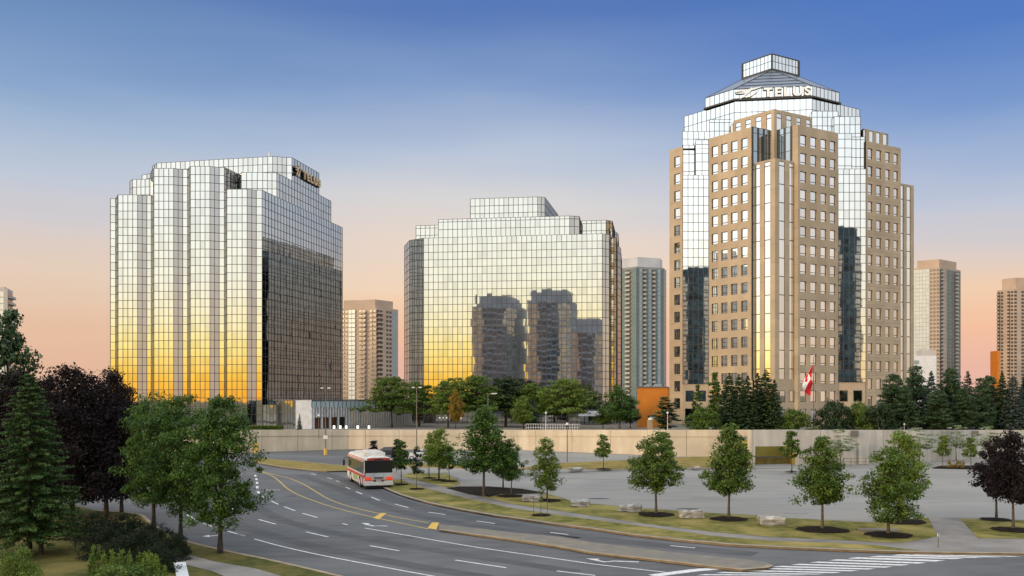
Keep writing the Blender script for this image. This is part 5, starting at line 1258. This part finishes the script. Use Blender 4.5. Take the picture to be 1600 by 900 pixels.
# ---------------------------------------------------------------- lamps and poles
def lamp(px, Y, z0, ztop, label, kind=1, base=True, r=.09, mat='steel'):
    x, y = pt(px, Y); e_ = empty('street_lamp', (x, y, z0), label, 'street lamp'); h = ztop-z0
    b = MB(); b.tube([(0,0,0),(0,0,h)], [r, r*.6], 8, cap=True); b.build('pole', M[mat], e_)
    if base:
        b = MB(); b.tube([(0,0,0),(0,0,.95)], [.26,.26], 12, cap=True); b.build('base', M['yellow'], e_)
    if kind == 1:
        for s_ in (-1, 1):
            b = MB(); b.tube([(0,0,h-.15),(s_*.35,0,h+.05),(s_*.5,0,h)], .035, 5); b.build('arm', M[mat], e_)
            b = MB(); b.box(s_*.5-.2, -.17, h-.12, s_*.5+.2, .17, h+.06); b.build('lamp_head', M['steelw'], e_)
    elif kind == 2:
        b = MB(); b.tube([(0,0,h-.05),(1.1,0,h+.05)], .04, 5); b.build('arm', M[mat], e_)
        b = MB(); b.box(.5, -.15, h-.02, 1.25, .15, h+.12); b.build('lamp_head', M['steelw'], e_)
    else:
        b = MB(); b.tube([(0,0,h),(0,0,h+.3)], [.2,.12], 10, cap=True); b.build('lamp_head', M['steelw'], e_)
    return e_
l_ = lamp(508.7, 129, 0, pZ(606, 129), 'tall lamp post with yellow base in front of the glass pavilion')
b = MB(); b.box(-.32,-.12,2.35,.32,-.095,2.85); b.build('notice_plate', M['steelw'], l_)
lamp(651, 130, 0, pZ(605, 130), 'tall lamp post left of the middle office')
lamp(762.5, 126, 0, pZ(615.5, 126), 'tall lamp post with a single arm rising above the dense trees', 2)
lamp(886.3, 112.5, .14, pZ(664, 112.5), 'slender dark post on the dry grass in front of the wall', 3, False, .075)
lamp(853, 146, ZP, pZ(646, 146), 'small pale lamp on the plaza under the locusts', 3, False, .06, 'steelw')
lamp(1043, 146, ZP, pZ(646, 146), 'small pale lamp on the plaza by the tower foot', 3, False, .06, 'steelw')
lamp(1413, 146, ZP, pZ(664, 146), 'short lamp at the plaza edge below the evergreens', 3, False, .06, 'steelw')
lamp(498, 134.5, pZ(686, 134.5), pZ(650, 134.5), 'short dark pipe post fixed to the retaining wall by the pavilion', 3, False, .05)
for px, py, lab in ((400.5, 707, 'yellow bollard against the wall at the left'),):
    x, y, _ = gp(px, py); e_ = empty('bollard', (x, y, 0), lab, 'bollard'); b = MB(); b.tube([(0,0,0),(0,0,1.35)], .33, 14, cap=True); b.build('post', M['yellow'], e_)
    b = MB(); b.tube([(0,0,1.352),(0,0,1.42)], [.33,.2], 14, cap=True); b.build('cap', M['yellow'], e_)
# sign posts
def signpost(px, py, top, label):
    x, y, _ = gp(px, py, .14); h = (py-top)/F*y; e_ = empty('traffic_sign', (x, y, .14), label, 'sign')
    b = MB(); b.tube([(0,0,0),(0,0,h)], .035, 6, cap=True); b.build('post', M['steel'], e_)
    b = MB(); b.box(-.3,-.06,h-.75,.3,-.04,h); b.build('sign_plate', M['steelw'], e_)
signpost(669, 744, 714, 'small white sign on a thin post beside the yellow kerb')
x, y, _ = gp(1466, 856, .14)
e_ = empty('marker_post', (x, y, .14), 'thin dark marker post at the corner of the concrete path', 'post'); b = MB(); b.tube([(0,0,0),(0,0,.75)], .025, 6, cap=True); b.build('post', M['steel'], e_)
b = MB(); b.box(-.05,-.01,.6,.05,.01,.76); b.build('reflector', M['steelw'], e_)
# flag pole and flag
Yf = 150; xf = pX(1271.3, Yf); hf = pZ(556, Yf)-ZP
e_ = empty('flagpole', (xf, Yf, ZP), 'slender flagpole in front of the beige tower', 'flagpole')
b = MB(); b.tube([(0,0,0),(0,0,2.2),(0,0,hf)], [.13,.11,.05], 8, cap=True); b.build('pole', M['steel'], e_)
b = MB(); b.tube([(0,0,hf),(0,0,hf+.2)], [.12,.05], 8, cap=True); b.build('finial', M['steelw'], e_)
b = MB(); b.tube([(-.12,0,0),(-.12,0,3.2)], .05, 6, cap=True); b.build('cleat_tube', M['steelw'], e_)
M['red'] = flat_mat('red_cloth', (.55,.010,.018), .8); M['wcloth'] = flat_mat('white_cloth', (.75,.73,.72), .8)
leafp = [(0,1),(.16,.72),(.33,.8),(.27,.45),(.45,.62),(.52,.5),(.8,.55),(.7,.3),(.85,.2),(.45,-.12),(.5,-.3),(.07,-.22),(.06,-.7),(-.06,-.7),(-.07,-.22),(-.5,-.3),(-.45,-.12),(-.85,.2),(-.7,.3),(-.8,.55),(-.52,.5),(-.45,.62),(-.27,.45),(-.33,.8),(-.16,.72)]
def inp(x, y, P_):
    r_ = False; j = len(P_)-1
    for i in range(len(P_)):
        if (P_[i][1] > y) != (P_[j][1] > y) and x < (P_[j][0]-P_[i][0])*(y-P_[i][1])/(P_[j][1]-P_[i][1])+P_[i][0]: r_ = not r_
        j = i
    return r_
b = MB(); nu, nv = 96, 48
zt_f = pZ(569.5, Yf)
def fp(u, v):
    # limp flag : hoist v down the pole, fly u falling away
    z = zt_f-v*2.2-u*3.0+.15*math.sin(u*5)
    sw = math.sin(math.pi*min(1, (u*.86+.06)))
    x = xf-.08-1.95*sw*(.35+.65*v)*(1 if u < .7 else 1)
    y = Yf-.15-.22*math.sin(u*9+v*3)-.25*math.sin(v*7+u*2)*.5
    return (x, y, z)
for i in range(nu):
    for j in range(nv):
        u, v = (i+.5)/nu, (j+.5)/nv
        m_ = 0 if (u < .25 or u > .75) else (0 if inp((u-.5)*2/.42*.5*2, (.5-v)*2/.82, leafp) else 1)
        b.quad(fp(i/nu, (j+1)/nv), fp((i+1)/nu, (j+1)/nv), fp((i+1)/nu, j/nv), fp(i/nu, j/nv), m_)
b.build('flag', [M['red'], M['wcloth']], smooth=True, label='red and white maple leaf flag hanging limp on the pole', cat='flag')
# ---------------------------------------------------------------- stone blocks
import bmesh
from mathutils import noise as mn
def stone(px, py, wpx, hpx, label, d=.9, rz=.1, z=.16):
    x, y, _ = gp(px, py, z); s = y/F; wd, h = wpx*s*.92, hpx*s*.72
    bm = bmesh.new(); bmesh.ops.create_cube(bm, size=1)
    bmesh.ops.scale(bm, vec=(wd, d, h), verts=bm.verts); bmesh.ops.bevel(bm, geom=bm.edges[:], offset=.07, segments=1, affect='EDGES')
    bmesh.ops.triangulate(bm, faces=bm.faces[:]); bmesh.ops.subdivide_edges(bm, edges=bm.edges[:], cuts=3, use_grid_fill=True)
    for v in bm.verts:
        n_ = mn.fractal(v.co*2.2+Vector((px, py, 0)), .6, 2, 4); ly = math.sin(v.co.z*22+mn.noise(v.co*1.5)*3)
        v.co += v.co.normalized()*(n_*.09) + Vector((v.co.x, v.co.y, 0)).normalized()*ly*.018
        v.co.z += h/2-.02
        v.co.z += .10*mn.noise(Vector((v.co.x*1.3+px, v.co.y, 0)))*(v.co.z/h)
    me = bpy.data.meshes.new('stone_block'); bm.to_mesh(me); bm.free(); me.materials.append(M['stone'])
    o = bpy.data.objects.new('stone_block', me); C.objects.link(o); o.location = (x, y+d/2, z); o.rotation_euler[2] = rz
    tag(o, label, 'stone block', 'rough stone blocks on the lawn')
stone(831, 784, 31, 13, 'rough pale stone block beside the leaning maple, leftmost on the lawn', rz=.05)
stone(907, 792, 31, 14, 'rough pale stone block between the leaning maple and the first large maple', rz=-.05)
stone(986, 800, 38, 15, 'rough pale stone block just left of the first large maple', rz=-.1)
stone(1083, 810, 40, 17, 'rough pale stone block between the first and second large maples', rz=.12)
stone(1209, 821, 42, 20, 'largest rough stone block between the second and third large maples', rz=-.08)
stone(900, 736, 22, 7, 'flat pale rock on the dry island beside the young tree', d=1.2)
stone(1088, 733, 14, 5, 'small pale rock at the kerb of the dry island', d=.8)
x, y, _ = gp(1373, 829, .15); b = MB(); b.box(-1.1,-.4,0,1.1,.4,.09); o = b.build('stone_slab', M['pave'], label='flat grey slab in the grass beside the open leaning maple', cat='slab'); o.location = (x, y, .15)
b = MB(); b.poly([gp(a, c_, .2) for a, c_ in ((272,879),(290,878),(296,903),(276,903))][::-1]); b.prism([gp(a, c_, .2)[:2] for a, c_ in ((272,879),(290,878),(296,903),(276,903))][::-1], .12, .2, top=False)
b.build('stone_slab', noise_mat('white_stone', (.5,.52,.55), (.72,.74,.76), 1.5, .8, bump=.3), label='pale bluish-white stone slab beside the footpath at the bottom left', cat='slab')
# ---------------------------------------------------------------- bus
def bus():
    x, y, _ = gp(569, 765, 0); ang = math.atan2(-3.15, 9.2)  # heading
    root = empty('city_bus', (x, y, 0), 'white and red city bus seen from behind, driving away on the road', 'bus', rz=0)
    root.rotation_euler[2] = -ang*1.0
    W, Ln, Hh = 2.6, 10.4, 2.85
    wh = flat_mat('bus_white_paint', (.66,.64,.60), .3); rd_ = flat_mat('bus_red_paint', (.50,.03,.015), .3); bk = mirror_mat('bus_dark_glass', (.015,.016,.018), rough=.12, metallic=.0)
    sd = mirror_mat('bus_side_glass', (.07,.075,.065), rough=.1, metallic=.2)
    gy = flat_mat('bus_grey_panel', (.52,.53,.56), .4); blk = flat_mat('bus_black', (.012,.012,.012), .6); gn = flat_mat('bus_green_patch', (.25,.38,.12), .4)
    # section (x, z), bowed sides, lofted along y with rounded rear and front
    sec = [(.06,.32),(0,.5),(0,1.35),(.03,2.4),(.10,2.68),(.28,2.82),(.7,2.9),(W-.7,2.9),(W-.28,2.82),(W-.10,2.68),(W-.03,2.4),(W,1.35),(W,.5),(W-.06,.32)]
    b = MB(); st_ = [(0,.965,-.0),(.05,.985,0),(.18,1,0),(Ln-.25,1,0),(Ln-.05,.98,0),(Ln,.93,0)]; base = []
    for yy, k, _ in st_:
        base.append([(W/2+(a-W/2)*k, yy, .32+(zc-.32)*(1-(1-k)*.6)) for a, zc in sec])
    n = len(sec)
    for i in range(len(base)-1):
        for j in range(n-1): b.quad(base[i][j], base[i][j+1], base[i+1][j+1], base[i+1][j])
        b.quad(base[i][n-1], base[i][0], base[i+1][0], base[i+1][n-1])
    b.poly(base[0][::-1]); b.poly(base[-1]); o = b.build('body', wh, root); recalc(o)
    def rear(x0, x1, z0, z1, m, nm, out_=.03, par=None):
        b = MB(); b.box(x0, -out_, z0, x1, .06, z1); return b.build(nm, m, par or root)
    rear(.05, W-.05, 1.50, 2.58, bk, 'rear_window', .03)
    rear(.12, W-.12, .84, 1.46, gy, 'engine_panel', .035)
    b = MB(); 
    for i in range(6): b.box(.9, -.05, .9+i*.035, 1.7, -.03, .915+i*.035)
    b.build('grille', blk, root)
    rear(.28, 2.32, 2.60, 2.78, rd_, 'roof_stripe', .04)
    rear(.9, 1.7, 2.63, 2.73, blk, 'route_box', .05)
    rear(.05, W-.05, .78, .84, rd_, 'stripe', .045)
    rear(.0, W, .36, .66, wh, 'bumper', .12)
    rear(.85, 1.75, .68, .80, blk, 'number_plate_recess', .05)
    for x0, nm in ((.05, 0), (W-.65, 1)):
        t_ = rear(x0, x0+.60, .82, 1.10, flat_mat('tail_lamp_red', (.75,.05,.02), .25, emit=((1,.12,.03), .35)), 'tail_light', .055)
    rear(.02, .12, 1.1, 1.5, rd_, 'corner_stripe', .02); rear(1.05, 1.55, .70, .78, wh, 'number_plate', .06)
    for k_ in (.85, 1.75): rear(k_, k_+.015, .86, 1.46, blk, 'panel_seam', .04)
    rear(.10, W-.10, 1.46, 1.52, blk, 'window_trim', .04)
    # left side
    def side(y0, y1, z0, z1, m, nm, out_=.02, xx=0, sgn=-1):
        b = MB(); lo_, hi_ = (xx-out_, xx+.03) if sgn < 0 else (xx-.03, xx+out_); b.box(lo_, y0, z0, hi_, y1, z1); return b.build(nm, m, root)
    for xx, sg_ in ((0, -1), (W, 1)):
        wb_ = side(.35, Ln-.5, 1.38, 2.42, sd, 'side_window', .02, xx, sg_)
        for k in range(1, 7):
            yy = .35+(Ln-.85)*k/7; side(yy-.03, yy+.03, 1.38, 2.42, blk, 'window_pillar', .028, xx, sg_)
        side(.05, Ln-.1, 2.46, 2.53, rd_, 'stripe', .018, xx+(.04 if sg_ < 0 else -.04), sg_); side(.05, Ln-.1, 2.60, 2.66, rd_, 'stripe', .018, xx+(.09 if sg_ < 0 else -.09), sg_)
        side(.1, Ln-.2, 1.02, 1.24, rd_, 'stripe', .016, xx, sg_)
        side(3.6, 6.4, .55, 1.0, gn, 'green_panel', .017, xx, sg_); side(.6, 1.0, .4, 1.0, rd_, 'engine_door', .017, xx, sg_)
        for yy in (2.4, Ln-2.4):
            arch = MB(); arch.tube([(xx-.012 if sg_ < 0 else xx+.012, yy, .5),(xx+.2*(-sg_)*1, yy, .5)], .58, 20, cap=True); arch.build('wheel_arch', blk, root)
            wl_ = MB(); wl_.tube([(xx+.02*(sg_), yy, .5), (xx-.26*sg_, yy, .5)], .49, 22, cap=True); wl_ = wl_.build('wheel', M['rubber'], root)
            r_ = MB(); r_.tube([(xx+.03*sg_, yy, .5), (xx+.0*sg_, yy, .5)], .27, 16, cap=True); r_.build('rim', M['steelw'], wl_)
    b = MB(); b.prism([(.45,1.4),(W-.45,1.4),(W-.55,5.2),(.55,5.2)], 2.88, 3.2); b.prism([(.6,1.8),(W-.6,1.8),(W-.7,4.9),(.7,4.9)], 3.2, 3.3); b.build('roof_unit', wh, root)
    b = MB(); b.prism([(.55,6.6),(W-.55,6.6),(W-.55,8.3),(.55,8.3)], 2.88, 3.06); b.build('roof_vent', wh, root)
    b = MB(); b.tube([(0, Ln-.3, 2.3), (-.3, Ln-.1, 2.25), (-.32, Ln-.1, 1.9)], .03, 5); b.box(-.42, Ln-.16, 1.45, -.22, Ln-.04, 2.0); b.build('mirror', blk, root)
    b = MB(); b.box(.15, .1, .12, W-.15, Ln-.5, .34); b.build('underbody', blk, root)
bus()
# ---------------------------------------------------------------- parked cars
def car(px, py, ang, paint, label):
    x, y, _ = gp(px, py, 0); root = empty('parked_car', (x, y, 0), label, 'car', 'cars parked by the far kerb', rz=ang)
    gl = M['bus_g'] if 'bus_g' in M else M.setdefault('bus_g', mirror_mat('car_glass', (.05,.055,.06), rough=.05, metallic=0))
    prof = [(-2.2,.35),(-2.25,.75),(-2.05,.95),(-1.2,1.0),(-.55,1.42),(.9,1.44),(1.65,1.02),(2.15,.95),(2.25,.65),(2.2,.35)]
    b = MB(); n = len(prof)
    for s_, k in ((-1, 1), (1, 1)): pass
    L_ = [(p, -.88 if p[1] < 1.1 else -.68, q, ) for p, q in ((p, p) for p in prof)]
    A = [(p[0], -.88 if p[1] < 1.1 else -.66, p[1]) for p in prof]; B = [(p[0], .88 if p[1] < 1.1 else .66, p[1]) for p in prof]
    for i in range(n): j = (i+1) % n; b.quad(A[i], A[j], B[j], B[i])
    b.poly(A[::-1]); b.poly(B); o = b.build('body', flat_mat('car_paint', paint, .25), root); recalc(o)
    b = MB()
    for s_ in (-1, 1): b.poly([(-1.0, s_*.86, 1.03), (-.5, s_*.70, 1.37), (.85, s_*.70, 1.39), (1.45, s_*.86, 1.03)])
    b.build('side_window', gl, root)
    b = MB(); b.quad((-1.18,-.72,1.03),(-1.18,.72,1.03),(-.6,.6,1.41),(-.6,-.6,1.41)); b.quad((1.62,-.72,1.06),(1.62,.72,1.06),(.95,.6,1.43),(.95,-.6,1.43)); b.build('windscreen', gl, root)
    for xx in (-1.4, 1.4):
        for s_ in (-1, 1):
            w_ = MB(); w_.tube([(xx, s_*.9, .33), (xx, s_*.68, .33)], .33, 16, cap=True); w_ = w_.build('wheel', M['rubber'], root)
            r_ = MB(); r_.tube([(xx, s_*.915, .33), (xx, s_*.9, .33)], .2, 12, cap=True); r_.build('rim', M['steelw'], w_)
    for s_ in (-1, 1):
        h_ = MB(); h_.box(2.2, s_*.7-.16, .68, 2.27, s_*.7+.16, .82); h_.build('headlight', M['steelw'], root)
        h_ = MB(); h_.box(-2.27, s_*.7-.14, .72, -2.2, s_*.7+.14, .88); h_.build('tail_light', M['red'], root)
car(606, 714.5, .15, (.03,.035,.045), 'dark car half hidden behind the bus and the young tree')
car(660, 719.5, .1, (.6,.6,.62), 'white car parked behind the yellow-green tree')
